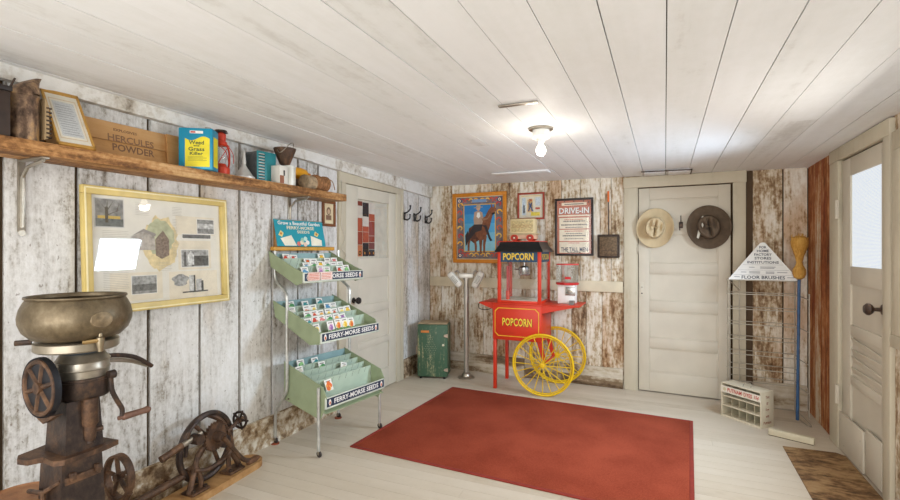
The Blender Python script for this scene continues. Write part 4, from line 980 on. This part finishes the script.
for nm, d in TR.items():
    YA, YB = YT[nm]
    for yy in (YA, YB):
        mb = MB(); mb.add([(p[0], yy, p[1]) for p in d['side']] + [(p[0], yy + .006, p[1]) for p in d['side']], [list(range(6))[::-1], list(range(6, 12))] + [[i, (i + 1) % 6, 6 + (i + 1) % 6, 6 + i] for i in range(6)], M_GREEN); mb.build('side_panel', t)
    bt, bb, ft, fb = d['bt'], d['bb'], d['ft'], d['fb']
    mb = MB(); mb.b2(bt[0] - .004, bt[0], YA + .006, YB, bb[1], bt[1], M_TEALIN); mb.build('back_panel', t)
    mb = MB(); S0, S1 = d['sign']
    mb.add([(bb[0], YA + .006, bb[1]), (S1[0] - .006, YA + .006, fb[1]), (S1[0] - .006, YB, fb[1]), (bb[0], YB, bb[1]), (bb[0], YA + .006, bb[1] - .004), (S1[0] - .006, YA + .006, fb[1] - .004), (S1[0] - .006, YB, fb[1] - .004), (bb[0], YB, bb[1] - .004)], [[0, 1, 2, 3], [4, 5, 6, 7], [0, 1, 5, 4], [1, 2, 6, 5], [2, 3, 7, 6], [3, 0, 4, 7]], M_GREEN); mb.build('tray_floor', t)
    n = NR[nm]
    for k in range(1, n + 1):
        q = k / (n + .0) if nm != 'top' else k / n
        q = k / n * .98
        T = lerp(bt, ft, q); Bm = lerp(bb, fb, q)
        tz = T[1] - .008
        if k < n:
            mb = MB(); mb.b2(T[0] - .002, T[0], YA + .006, YB, Bm[1], tz, M_MINT)
            for j in range(8):
                yv = YA + .04 + j * .068; mb.add([(T[0] + .0006, yv, tz - .04), (T[0] + .0006, yv + .003, tz - .04), (T[0] + .0006, yv + .018, tz - .005), (T[0] + .0006, yv + .015, tz - .005)], [[0, 1, 2, 3]], plain((96, 108, 92)))
            mb.build('divider', t)
        ROWPOS[nm, k - 1] = (lerp(bt, ft, (k - .35) / n), lerp(bb, fb, (k - .35) / n))
    # front sign
    mb = MB(); zc = (S0[1] + S1[1]) / 2; hz = S0[1] - S1[1]; xx = S0[0]
    mb.b2(xx - .004, xx + .006, YA - .004, YB + .01, S1[1], S0[1], plain((206, 210, 196), .5), .002)
    mb.M = Matrix.Translation((xx + .0065, 0, 0)) @ TF
    mb.rect(YA + .006, YB + .002, S1[1] + .007, S0[1] - .006, -.0004, M_NAVY)
    mb.text('FERRY-MORSE SEEDS', (YA + YB) / 2 + .005, zc + .001, .455, hz * .5, -.001, M_WHITE)
    for yy in (YA + .035, YB - .03): mb.disc(yy, zc, .012, -.001, M_WHITE, 8, .022); mb.disc(yy, zc - .004, .007, -.0014, plain((210, 110, 60)), 8, .012)
    mb.build('front_sign', t)
    mb = MB(); mb.b2(xx - .01, xx + .008, YA - .004, YB + .01, S1[1] - .006, S1[1], plain((196, 200, 184), .4, .2), .002); mb.build('sign_lip', t)
mb = MB()
for xx, z in ((.13, .34), (.13, .92)): mb.tube([(xx, .0, z), (xx, .625, z)], .007, M_ZINC, 6)
mb.build('cross_bar', t)
def rackpt(x, y, z): return RO + Matrix.Rotation(RA, 3, 'Z') @ Vector((x, y, z))
# header box with the turquoise sign
t = thing('header_sign', 'slanted turquoise seed sign with packet pictures set on top of the green rack', 'sign', rackpt(.035, .225, 1.426), RA + PI / 2, rot=(0, 0, RA + PI / 2))
mb = MB(); WD = plain((176, 128, 78), .6, 0, .12, 20)
for a in (-.225, .215): mb.prism([(.0, 0), (.055, 0), (.055, .20), (.047, .20)], a, a + .01, WD, 'yz')
mb.b2(-.225, .225, .04, .055, 0, .20, WD); mb.build('wooden_box', t)
TQ = plain((24, 146, 162), .5, 0, .03)
mb = MB(); mb.M = Matrix.Rotation(math.atan2(-.047, .2), 4, 'X')
mb.b2(-.235, .225, -.006, -.001, 0, .206, TQ)
mb.text('Grow a Beautiful Garden', -.005, .178, .40, .028, -.0066, M_WHITE); mb.text('FERRY-MORSE', .0, .143, .26, .026, -.0066, M_CREAM); mb.text('SEEDS', .02, .112, .12, .022, -.0066, M_CREAM)
mb.poly([(-.17, .005), (-.06, .005), (-.10, .085), (-.20, .06)], -.0066, plain((232, 226, 206))); mb.poly([(.08, .005), (.185, .005), (.19, .05), (.085, .085)], -.0066, plain((232, 226, 206)))
mb.poly([(-.215, .085), (-.185, .07), (-.165, .10), (-.19, .12)], -.007, plain((226, 206, 130))); mb.poly([(.12, .09), (.15, .075), (.17, .10), (.135, .12)], -.007, plain((226, 206, 130)))
mb.disc(-.19, .095, .01, -.0075, plain((190, 120, 60)), 8); mb.disc(.145, .097, .01, -.0075, plain((190, 120, 60)), 8)
for x, z, c in ((-.04, .02, (214, 110, 100)), (-.01, .03, (236, 226, 200)), (.02, .015, (230, 200, 180)), (.045, .03, (236, 230, 220)), (.0, .05, (150, 200, 180)), (.03, .06, (190, 220, 210))): mb.disc(x, z, .018, -.007, plain(c), 9)
mb.build('painted_board', t)

# seed packets
PKC = {'red': ((206, 70, 50), (232, 160, 130)), 'orange': ((230, 110, 40), (244, 180, 90)), 'yellow': ((236, 190, 50), (250, 226, 130)), 'green': ((80, 150, 90), (150, 200, 130)), 'blue': ((90, 150, 190), (170, 206, 220)), 'white': ((226, 220, 206), (214, 206, 186)), 'pink': ((226, 130, 130), (240, 190, 180)), 'purple': ((160, 110, 170), (220, 170, 200)), 'teal': ((60, 150, 150), (120, 190, 180))}
PM = {}
def packet_mesh(c, v):
    if (c, v) in PM: return PM[c, v]
    r = random.Random(v * 13 + len(c)); mb = MB(); w, h = .064, .078
    mb.b2(-w / 2, w / 2, -.0015, .0015, 0, h, plain((236, 233, 226), .6)); a, b = PKC[c]
    for _ in range(6):
        x = r.uniform(-.014, .014); z = r.uniform(.018, .05); mb.disc(x, z, r.uniform(.013, .019), -.0018 - _ * .0001, plain(a if _ % 2 else b), 8)
    if r.random() < .6: mb.rect(-w / 2, w / 2, 0, .014, -.0019, plain((96, 140, 80)))
    mb.rect(-.02, .02, .062, .068, -.0019, plain((120, 110, 106)))
    PM[c, v] = mb.build('seed_packet'); return PM[c, v]
LAY = {('top', 0): [(1, 'red'), (2, 'red'), (6, 'yellow')], ('top', 1): [(3, 'orange'), (4, 'white'), (6, 'white'), (7, 'pink')], ('top', 2): [(2, 'blue'), (3, 'green'), (4, 'yellow'), (5, 'green'), (6, 'red'), (7, 'green')],
 ('top', 3): [(1, 'blue'), (3, 'purple'), (4, 'green'), (6, 'red'), (7, 'green')],
 ('middle', 0): [(1, 'green'), (3, 'teal'), (5, 'teal')], ('middle', 1): [(0, 'white'), (2, 'red'), (3, 'yellow'), (5, 'blue'), (6, 'white')], ('middle', 2): [(1, 'green'), (2, 'red'), (3, 'orange'), (4, 'yellow'), (5, 'red'), (6, 'yellow'), (7, 'yellow')],
 ('middle', 3): [(0, 'teal'), (1, 'red'), (2, 'pink'), (3, 'green'), (4, 'orange'), (5, 'purple')], ('middle', 4): [(0, 'yellow'), (2, 'purple'), (3, 'orange'), (4, 'yellow'), (5, 'orange')],
 ('bottom', 0): [(1, 'green'), (3, 'teal')], ('bottom', 1): [(0, 'white'), (3, 'green')], ('bottom', 2): [(5, 'white')], ('bottom', 4): [(1, 'orange')]}
ORD = ['first', 'second', 'third', 'fourth', 'fifth', 'sixth', 'seventh', 'eighth']
RN = {('top', 4): ['back', 'second', 'third', 'front'], ('middle', 5): ['back', 'second', 'third', 'fourth', 'front'], ('bottom', 5): ['back', 'second', 'third', 'fourth', 'front']}
PL_ = [(k, i, s, c) for k, l in LAY.items() for i, (s, c) in enumerate(l)]
used_p = set()
for (key, i, s, c) in PL_:
    nm, r = key; v = random.randint(0, 2); src = packet_mesh(c, v)
    if (c, v) in used_p: o = src.copy(); COL.objects.link(o)
    else: o = src; used_p.add((c, v))
    T, Bm = ROWPOS[nm, r]; YA, YB = YT[nm]; yv = YA + .045 + s * .068 + random.uniform(-.004, .004)
    z = T[1] - .078 + .016 + random.uniform(-.006, .006); z = max(z, Bm[1] + .003) if nm != 'bottom' else max(z, Bm[1] + .02)
    o.location = rackpt(T[0], yv, z); o.rotation_euler = (math.radians(-20), random.uniform(-.06, .06), RA + PI / 2)
    if (nm, r) == ('bottom', 2): o.rotation_euler = (math.radians(-12), .3, RA + PI / 2)
    n_ = len(LAY[key]); row = RN[nm, NR[nm]][r]
    lab = ('%s patterned seed packet, %s from left in the %s row of the %s tray' % (c, ORD[i], row, nm)) if n_ > 1 else '%s patterned seed packet alone in the %s row of the %s tray' % (c, row, nm)
    tag(o, lab, 'seed packet', 'seed packets in the green rack')
YA = -.035
# pink cards hanging over the top sign
for k, (yy, lab) in enumerate(((.085, 'pink printed card over the left end of the top seed tray sign'), (.20, 'pale pink printed card beside its twin on the top seed tray sign'))):
    mb = MB(); mb.b2(-.055, .055, -.002, 0, 0, .058, plain((232, 206, 196) if k else (226, 190, 178), .6, 0, .12, 90)); 
    for j in range(4): mb.rect(-.045, .04, .01 + j * .011, .014 + j * .011, -.0024, plain((214, 120, 100)))
    tag(mb.build('printed_card', None, rackpt(.349, YA + yy, 1.188), RA + PI / 2), lab, 'card', 'cards on the top sign')

# ------------------------------------------------------------------ cream separator
t = thing('cream_separator', 'tall rusty cast iron cream separator with a round tin bowl, nearest the camera', 'cream separator', (-2.195, 1.17, 0))
mb = MB()
def frus(a, b, z0, z1, m, dy=0):
    vs = [(sx * w, sy * w + dy, z) for z, w in ((z0, a), (z1, b)) for sx, sy in ((-1, -1), (1, -1), (1, 1), (-1, 1))]
    mb.add(vs, [[0, 1, 2, 3], [4, 5, 6, 7]] + [[i, (i + 1) % 4, 4 + (i + 1) % 4, 4 + i] for i in range(4)], m)
frus(.10, .085, 0, .30, M_DARKIRON, -.02); frus(.13, .12, 0, .03, M_RUSTIRON, -.02); frus(.082, .072, .30, .58, M_DARKIRON, -.02); frus(.07, .06, .598, .80, M_DARKIRON, -.01); mb.build('column', t)
mb = MB(); mb.prism([(-.11, -.15), (-.07, -.17), (-.02, -.16), (.0, -.12), (.08, -.125), (.105, -.10), (.10, .05), (.085, .11), (.0, .10), (-.11, .06), (-.14, -.02)], .578, .598, M_RUSTIRON, 'xy')
mb.box((.075, -.02, .50), (.012, .13, .03), M_RUSTIRON, None, .004); mb.box((.08, -.06, .515), (.03, .02, .03), M_RUSTIRON, None, .004); mb.box((.08, .03, .515), (.03, .02, .03), M_RUSTIRON, None, .004); mb.build('shelf_flange', t)
mb = MB(); mb.lathe([(.026, .69), (.03, .70), (.03, .80), (.034, .805)], M_RUSTIRON, (.065, .01, 0), 18); mb.lathe([(.018, .63), (.022, .64), (.022, .69)], M_RUSTIRON, (.065, .01, 0), 16); mb.lathe([(0, .62), (.014, .62), (.014, .63)], M_DARKIRON, (.065, .01, 0), 12); mb.tube([(.065, .02, .665), (.085, .05, .67)], .01, M_RUSTIRON); mb.build('spindle_bearing', t)
K = .80
def sc(pr, k=K): return [(a * k, b) for a, b in pr]
mb = MB(); mb.lathe(sc([(.06, .79), (.098, .80), (.108, .815), (.108, .87), (.112, .873), (.112, .882), (.10, .884)], .9), M_DARKIRON, (0, .02, 0), 36); mb.build('gear_housing', t)
mb = MB(); mb.lathe(sc([(.10, .88), (.102, .912), (.106, .915), (.102, .92), (.10, .945), (.106, .95), (.10, .955), (.085, .975), (.075, .98)], .9), M_ZINC, (0, .02, 0), 36); mb.build('tin_cover', t)
mb = MB(); mb.lathe(sc([(.072, .975), (.085, .985), (.088, 1.0)]), plain((92, 104, 116), .4, .6), (0, .01, 0), 30); mb.build('neck', t)
mb = MB(); mb.lathe(sc([(.09, .998), (.17, .998), (.178, 1.004), (.178, 1.032), (.17, 1.036), (.1, 1.036)]), plain((160, 150, 132), .35, .7, .1, 20), n=44); mb.tube([(-.08, -.12, 1.037), (-.11, -.16, 1.037)], .011, M_DARKIRON); mb.build('ring_float', t)
mb = MB(); mb.lathe(sc([(.14, 1.038), (.185, 1.05), (.218, 1.078), (.234, 1.112), (.236, 1.135), (.228, 1.168), (.212, 1.195), (.205, 1.204), (.214, 1.210), (.212, 1.216), (.200, 1.212), (.196, 1.200), (.222, 1.165), (.228, 1.13), (.21, 1.08), (.14, 1.05), (0, 1.046)]), M_BRONZE, n=56); mb.build('supply_bowl', t)
mb = MB(); mb.M = Matrix.Rotation(math.radians(-4), 4, 'Z') @ Matrix.Translation((.1815, 0, 1.128)) @ Matrix.Rotation(PI / 2 - .04, 4, 'Y'); mb.lathe([(.0, .007), (.018, .008), (.024, .006), (.030, .006), (.033, 0)], plain((134, 116, 90), .45, .6, .2, 50), n=28, sx=1, sy=1.25); mb.build('badge', t)
mb = MB(); BRS = plain((150, 124, 82), .35, .8, .1); mb.tube([(.13, -.05, 1.04), (.165, -.012, 1.045)], .009, BRS); mb.lathe([(.0, 1.0), (.010, 1.0), (.012, 1.02), (.014, 1.03), (.014, 1.055), (.008, 1.06), (.006, 1.078), (.013, 1.082), (.013, 1.09), (0, 1.092)], plain((150, 136, 112), .35, .8), (.163, -.006, 0), 16); mb.build('spigot', t)
for k in range(2):
    mb = MB(); mb.tube(smooth([(-.02 - .03 * k, .10, .935 - .03 * k), (-.03 - .03 * k, .16, .935 - .025 * k), (-.04 - .03 * k, .26, .905 - .02 * k), (-.05 - .03 * k, .345, .845)], 6), .010, M_DARKIRON if k == 0 else M_ZINC, 10); mb.build('milk_spout', t)
mb = MB(); mb.lathe([(0, .06), (.016, .06), (.018, .085), (.0, .09)], M_DARKIRON, (.10, .0, .885), 14, 'y'); mb.tube(smooth([(.10, .07, .885), (.10, .075, .82), (.10, .095, .77), (.10, .115, .73), (.10, .115, .70)], 6), .0095, M_DARKIRON, 10); mb.build('crank_arm', t)
mb = MB(); mb.lathe([(0, .10), (.009, .10), (.009, .115), (.015, .12), (.013, .20), (.016, .225), (.010, .235), (0, .235)], plain((116, 84, 68), .5, .1, .15, 30), (.10, 0, .693), 16, 'y'); mb.M = Matrix.Identity(4); mb.build('crank_handle', t)
# flywheel facing the camera's left
mb = MB(); cy_ = -.135; FC = (.01, cy_, .872)
mb.ring(FC, .100, .010, M_RUSTIRON, 'y', 40, 8); mb.lathe([(0, -.015), (.022, -.014), (.024, .0), (.022, .02), (0, .02)], M_RUSTIRON, FC, 18, 'y')
for k in range(6):
    a = k * PI / 3 + .3; mb.tube([(FC[0] + .015 * math.cos(a), cy_, FC[2] + .015 * math.sin(a)), (FC[0] + .098 * math.cos(a), cy_, FC[2] + .098 * math.sin(a))], .009, M_RUSTIRON, 6)
mb.build('hand_wheel', t)
mb = MB(); mb.lathe([(.108, .0), (.114, -.006), (.116, .002), (.116, .016), (.10, .022), (.0, .022)], plain((36, 38, 44), .4, .4, .15, 16), FC, 40, 'y'); mb.prism([(FC[0] - .05, .75), (FC[0] + .09, .775), (FC[0] + .0, .73)], cy_ + .01, cy_ + .035, M_RUSTIRON); mb.build('wheel_guard', t)
mb = MB(); mb.lathe([(.0, .405), (.12, .405), (.128, .412), (.128, .42), (.122, .424), (.116, .418), (0, .416)], weathered('rusty_pan', [(.34, (110, 74, 52)), (.5, (156, 110, 76)), (.66, (176, 132, 94))], rndk=0, scale=(8, 20, 40), stretch=(1, 1), rough=.6), (-.155, -.12, -.005), 40); mb.build('can_shelf', t)
mb = MB(); mb.tube([(-.14, -.10, .43), (.0, -.12, .46), (.06, -.09, .505)], .009, M_RUSTIRON); mb.tube([(0, -.12, .46), (.0, -.12, .38)], .009, M_RUSTIRON); mb.tube([(-.2, -.13, .40), (0, -.12, .38), (.07, -.04, .40)], .010, M_RUSTIRON); mb.build('shelf_arm', t)

# ------------------------------------------------------------------ hand winch on a plank
t = thing('hand_winch', 'rusty geared hand winch with a crank, bolted to a plank by the left wall', 'winch', (-2.435, 2.0, 0), math.radians(5))
mb = MB(); mb.rnd = .5
pl = [(-.095, -.64), (.085, -.64), (.085, .30)] + [(-.005 + .09 * math.cos(a), .30 + .09 * math.sin(a)) for a in [PI * k / 8 for k in range(1, 8)]] + [(-.095, .30)]
mb.M = Matrix.Rotation(PI / 2, 4, 'Z'); mb.prism([(p[1], -p[0]) for p in pl], 0, .04, M_PLANK, 'xy'); mb.build('plank', t)
mb = MB(); mb.ring((-.035, .0, .245), .185, .018, M_DARKIRON, 'x', 56, 8)
for a in (.5, 2.1, 3.9, 5.3): mb.tube([(-.03, .02, .28), (-.035, .18 * math.cos(a), .245 + .18 * math.sin(a))], .012, M_RUSTIRON, 6)
mb.build('large_wheel', t)
mb = MB(); n = 26; pts = []
for k in range(n * 2):
    r_ = .085 if k % 2 else .073; a = PI * k / n; pts.append((.04 + r_ * math.cos(a) - .02, .30 + r_ * math.sin(a)))
mb.prism([(p[0], p[1]) for p in pts], .0, .022, M_RUSTIRON, 'yz'); mb.lathe([(0, -.02), (.032, -.02), (.034, .04), (.026, .07), (0, .07)], M_RUSTIRON, (0, .02, .30), 20, 'x'); mb.build('gear', t)
mb = MB(); mb.lathe([(0, -.01), (.038, -.01), (.038, .012), (.02, .02), (0, .02)], M_DARKIRON, (-.005, .11, .235), 18, 'x'); mb.lathe([(0, -.02), (.03, -.02), (.03, .04), (0, .04)], M_DARKIRON, (-.01, -.10, .325), 16, 'x'); mb.build('pinion', t)
for yy, sg in ((-.12, -1), (.15, 1)):
    mb = MB(); mb.tube(smooth([(.02, yy + sg * .05, .05), (.015, yy + sg * .03, .10), (.0, yy - sg * .01, .17), (-.005, yy - sg * .04, .24), (0, .02, .30)], 5), .018, M_RUSTIRON, 8, r1=.012)
    mb.tube(smooth([(.02, yy - sg * .03, .05), (.015, yy - sg * .03, .11), (0, yy - sg * .015, .17)], 5), .014, M_RUSTIRON, 8)
    mb.b2(-.03, .06, yy - .06, yy + .06, .04, .055, M_RUSTIRON, .005); mb.lathe([(.012, .055), (.012, .068), (0, .07)], M_DARKIRON, (.04, yy - .04, 0), 6); mb.lathe([(.012, .055), (.012, .068), (0, .07)], M_DARKIRON, (.04, yy + .04, 0), 6); mb.build('foot', t)
mb = MB(); mb.tube(smooth([(.01, -.13, .16), (.02, -.05, .135), (.02, .05, .14), (.01, .15, .17)], 5), .013, M_RUSTIRON, 8); mb.tube(smooth([(-.04, .02, .42), (-.02, .10, .36), (-.01, .16, .24), (.0, .17, .15)], 6), .014, M_RUSTIRON, 8); mb.tube(smooth([(-.03, -.15, .24), (-.02, -.13, .38), (-.03, -.02, .43)], 6), .011, M_DARKIRON, 8); mb.build('side_frame', t)
mb = MB(); mb.tube(smooth([(.075, .02, .30), (.08, .08, .22), (.085, .16, .12), (.09, .22, .085)], 5), .014, M_RUSTIRON, 8); mb.build('crank_arm', t)
mb = MB(); mb.lathe([(0, .19), (.018, .20), (.02, .26), (.012, .29), (0, .29)], plain((104, 70, 46), .6, 0, .15, 30), (.09, 0, .08), 14, 'y'); mb.build('crank_handle', t)
mb = MB(); mb.tube([(-.01, -.06, .345), (-.02, -.19, .315)], .016, M_ZINC, 10); mb.build('shaft_sleeve', t)
mb = MB(); mb.tube([(-.02, -.18, .317), (-.035, -.30, .285)], .019, M_RUSTIRON, 12); mb.build('wooden_grip', t)
mb = MB(); mb.ring((0, .23, .325), .05, .008, M_DARKIRON, 'y', 24, 6); mb.lathe([(0, -.02), (.02, -.02), (.02, .02), (0, .02)], M_RUSTIRON, (0, .23, .325), 14, 'y')
for k in range(5): a = k * 2 * PI / 5; mb.tube([(0, .23, .325), (.062 * math.cos(a), .23, .325 + .062 * math.sin(a))], .007, M_DARKIRON, 6)
mb.tube([(0, .23, .325), (0, .12, .29)], .012, M_RUSTIRON, 8); mb.build('tension_wheel', t)
mb = MB(); mb.tube([(-.04, -.12, .135), (-.04, -.70, .115)], .02, M_RUSTIRON, 12); mb.lathe([(0, -.02), (.03, -.02), (.03, .02), (0, .02)], M_RUSTIRON, (-.04, -.115, .135), 16, 'y'); mb.build('long_shaft', t)
mb = MB(); WCN = (-.01, -.545, .31); n = 36; pf = [(.098, -.018), (.098, .018), (.088, .018), (.088, -.018), (.098, -.018)]; mb.lathe(pf, M_RUSTIRON, WCN, 36, 'y', .88, 1.1, False); mb.lathe([(0, -.02), (.018, -.02), (.018, .02), (0, .02)], M_RUSTIRON, WCN, 12, 'y')
for k in range(5): a = k * 2 * PI / 5 + .5; mb.tube([WCN, (WCN[0] + .085 * math.cos(a), WCN[1], WCN[2] + .1 * math.sin(a))], .010, M_RUSTIRON, 6)
for sg in (-1, 1): mb.tube(smooth([(WCN[0] + sg * .07, -.545, .245), (WCN[0] + sg * .04, -.545, .19), (WCN[0] + sg * .03, -.545, .10), (WCN[0] + sg * .03, -.545, .045)], 5), .016, M_RUSTIRON, 6)
mb.b2(-.06, .05, -.58, -.50, .04, .055, M_RUSTIRON, .004); mb.build('spoked_wheel', t)

# ------------------------------------------------------------------ brush display rack
t = thing('wire_rack', 'tall grey wire rack with a white triangular floor brush sign on top', 'wire rack', (.765, 4.90, 0), math.radians(-4))
WR = plain((168, 160, 144), .4, .3, .1)
rw_, rf, rb = .25, -.10, .11
for x, yy in ((-rw_, rf), (rw_, rf), (-rw_, rb), (rw_, rb), (-rw_ + .09, rb), (.30, -.22)):
    mb = MB(); mb.tube([(x, yy, .012 if x < .28 else .05), (x, yy, 1.145 if x < .28 else 1.05)], .005, WR, 6); mb.build('upright', t)
mb = MB()
for k, z in enumerate((1.14, 1.02, .89, .76, .63, .50, .38, .27)):
    mb.tube([(-rw_ - .02, rf, z), (rw_, rf, z)], .0038, WR, 6); mb.tube([(-rw_, rb, z), (rw_, rb, z)], .0038, WR, 6)
    for x in (-rw_, rw_): mb.tube([(x, rf, z), (x, rb, z)], .0038, WR, 6)
    if k % 2 == 1: mb.tube([(rw_, rf, z), (.30, -.22, z - .02)], .0038, WR, 6)
mb.tube([(-rw_, rf, 1.14), (-rw_ + .09, rb, 1.04)], .0035, WR, 6)
mb.build('rungs', t)
mb = MB()
mb.tube([(-rw_, rb, .012), (-rw_, rf, .012)], .0038, WR, 6)
for x in (rw_,): mb.tube(smooth([(x, rb, .012), (x, rf, .012), (x + .04, rf - .16, .008), (x + .06, rf - .12, .008), (x, rf, .06)], 4), .0035, WR, 6)
mb.tube([(-rw_, rb, .012), (rw_, rb, .012)], .0035, WR, 6); mb.build('wire_foot', t)
mb = MB(); mb.M = Matrix.Translation((0, rf + .0, 1.145)) @ Matrix.Rotation(math.radians(-3), 4, 'X')
mb.prism([(-.255, 0), (.255, 0), (.018, .315), (-.0, .32), (-.02, .315)], -.006, 0, plain((224, 224, 220), .35, 0, .02))
TX = plain((54, 62, 78))
for st, z, w in (('FOR', .278, .05), ('HOME', .247, .085), ('FACTORY', .216, .125), ('STORES', .185, .12), ('INSTITUTIONS', .150, .225)): mb.text(st, 0, z, w, .022, -.0066, TX)
mb.text('FLOOR BRUSHES', .0, .022, .31, .028, -.0066, TX)
for z, w in ((.128, .29), (.083, .36), (.042, .44)): mb.rect(-w / 2, w / 2, z, z + .002, -.0066, plain((150, 150, 156)))
mb.text('AND', -.08, .107, .03, .012, -.0066, TX) if 0 else None
for x0_, x1_, z in ((-.10, -.06, .105), (-.02, .09, .108), (-.02, .08, .098), (-.16, -.12, .063), (-.10, -.02, .066), (-.10, -.02, .056), (.02, .08, .066), (.02, .08, .056), (.10, .17, .063), (-.21, -.17, .022), (.17, .215, .022)): mb.rect(x0_, x1_, z, z + .005, -.0066, plain((130, 130, 138)))
mb.build('triangular_sign', t)
# blue handled straw broom
t = thing('straw_mop', 'golden straw whisk head on a slim blue pole, leaning upright against the wire rack', 'broom', (.992, 4.765, 0), rot=(math.radians(1.0), math.radians(.4), 0))
t.scale = (.9, .9, 1)
mb = MB(); mb.tube([(0, 0, .004), (0, 0, 1.17)], .0125, plain((56, 92, 132), .45, 0, .15, 20), 12); mb.build('pole', t)
ST = weathered('straw', [(.34, (128, 84, 30)), (.48, (186, 136, 60)), (.62, (216, 172, 92))], rndk=0, scale=(10, 90, 60), stretch=(.3, .05), rough=.8, bump=.8)
mb = MB(); mb.lathe([(.014, 1.16), (.040, 1.175), (.052, 1.205), (.050, 1.24), (.030, 1.275), (.023, 1.30), (.027, 1.33), (.046, 1.38), (.064, 1.43), (.070, 1.47), (.060, 1.50), (.03, 1.515), (0, 1.51)], ST, n=30)
rs = random.Random(9)
for k in range(70):
    a = rs.uniform(0, 2 * PI); r0 = rs.uniform(.02, .06); mb.tube([(.024 * math.cos(a), .024 * math.sin(a), 1.31), (r0 * math.cos(a), r0 * math.sin(a), 1.45), (r0 * 1.12 * math.cos(a + .1), r0 * 1.12 * math.sin(a + .1), 1.50 + rs.uniform(0, .04))], .0016, ST, 4)
mb.build('straw_head', t)
# dye box
t = thing('dye_display_box', 'low cream dye display box with open pigeonhole shelves and red lettering', 'display box', (.434, 4.657, 0), math.radians(-43.3))
BX = plain((212, 202, 178), .6, 0, .06, 12, .05); w, dp, h = .345, .15, .275
mb = MB(); mb.b2(0, .010, 0, dp, 0, h, BX, .002); mb.b2(w - .010, w, 0, dp, 0, h, BX, .002); mb.b2(.01, w - .01, dp - .008, dp, 0, h, BX); mb.b2(0, w, 0, dp, h, h + .008, BX, .002); mb.b2(.01, w - .01, .0, dp - .008, 0, .014, BX); mb.build('carcass', t)
for z in (.09, .17):
    mb = MB(); mb.b2(.01, w - .01, .0, dp - .008, z, z + .010, BX, .002); mb.build('shelf', t)
for k in range(1, 5):
    mb = MB(); x = .01 + k * (w - .02) / 5; mb.b2(x - .003, x + .003, .03, dp - .01, .014, h - .004, plain((186, 178, 152), .6)); mb.build('divider', t)
mb = MB(); mb.b2(0, w, -.004, 0, .205, .258, plain((228, 222, 206), .5)); RDT = plain((190, 50, 40)); mb.text('PUTNAM', .125, .232, .125, .032, -.0046, RDT); mb.text('DYES', .24, .232, .07, .032, -.0046, RDT); mb.text('15\u00a2', .312, .232, .036, .032, -.0046, RDT); mb.rect(.195, .2, .229, .234, -.0046, RDT); mb.disc(.035, .232, .014, -.0046, plain((206, 196, 160))); mb.build('name_strip', t)
mb = MB(); mb.M = Matrix.Translation((w + .0004, dp / 2, 0)) @ Matrix.Rotation(PI / 2, 4, 'Z')
for k, (st, ww) in enumerate((('Tint', .045), ('or', .022), ('Dye', .04), ('with', .04), ('Putnam', .09))): mb.text(st, 0, .24 - k * .05, ww, .022, -.0004, plain((150, 84, 62)))
mb.build('side_lettering', t)
mb = MB(); mb.tube(smooth([(.16, .05, h + .01), (.17, .07, h + .035), (.21, .08, h + .03), (.22, .06, h + .01)], 5), .004, WR, 6); mb.build('wire_handle', t)
# brush block
t = thing('brush_block', 'long cream painted push broom block lying on the floor beside the dye box', 'broom block', (.841, 4.245, 0), math.radians(-22.4))
mb = MB(); mb.b2(-.14, .14, 0, .05, .003, .05, plain((206, 196, 170), .6, 0, .06, 12), .006); mb.build('block', t)
mb = MB(); mb.b2(-.137, .137, .003, .047, 0, .006, plain((60, 50, 40), .9)); mb.build('bristle_strip', t)
# cord by the left door
mb = MB(); mb.tube(smooth([(3.44, -.03, 2.02), (3.45, -.032, 1.8), (3.44, -.032, 1.62), (3.49, -.03, 1.50), (3.44, -.032, 1.42), (3.50, -.03, 1.36), (3.48, -.032, 1.27)], 6), .003, plain((206, 200, 184)), 6)
tag(mb.build('hanging_cord', None, LW(0, 0), RL), 'thin pale cord hanging down the casing of the glazed left-hand door', 'cord')
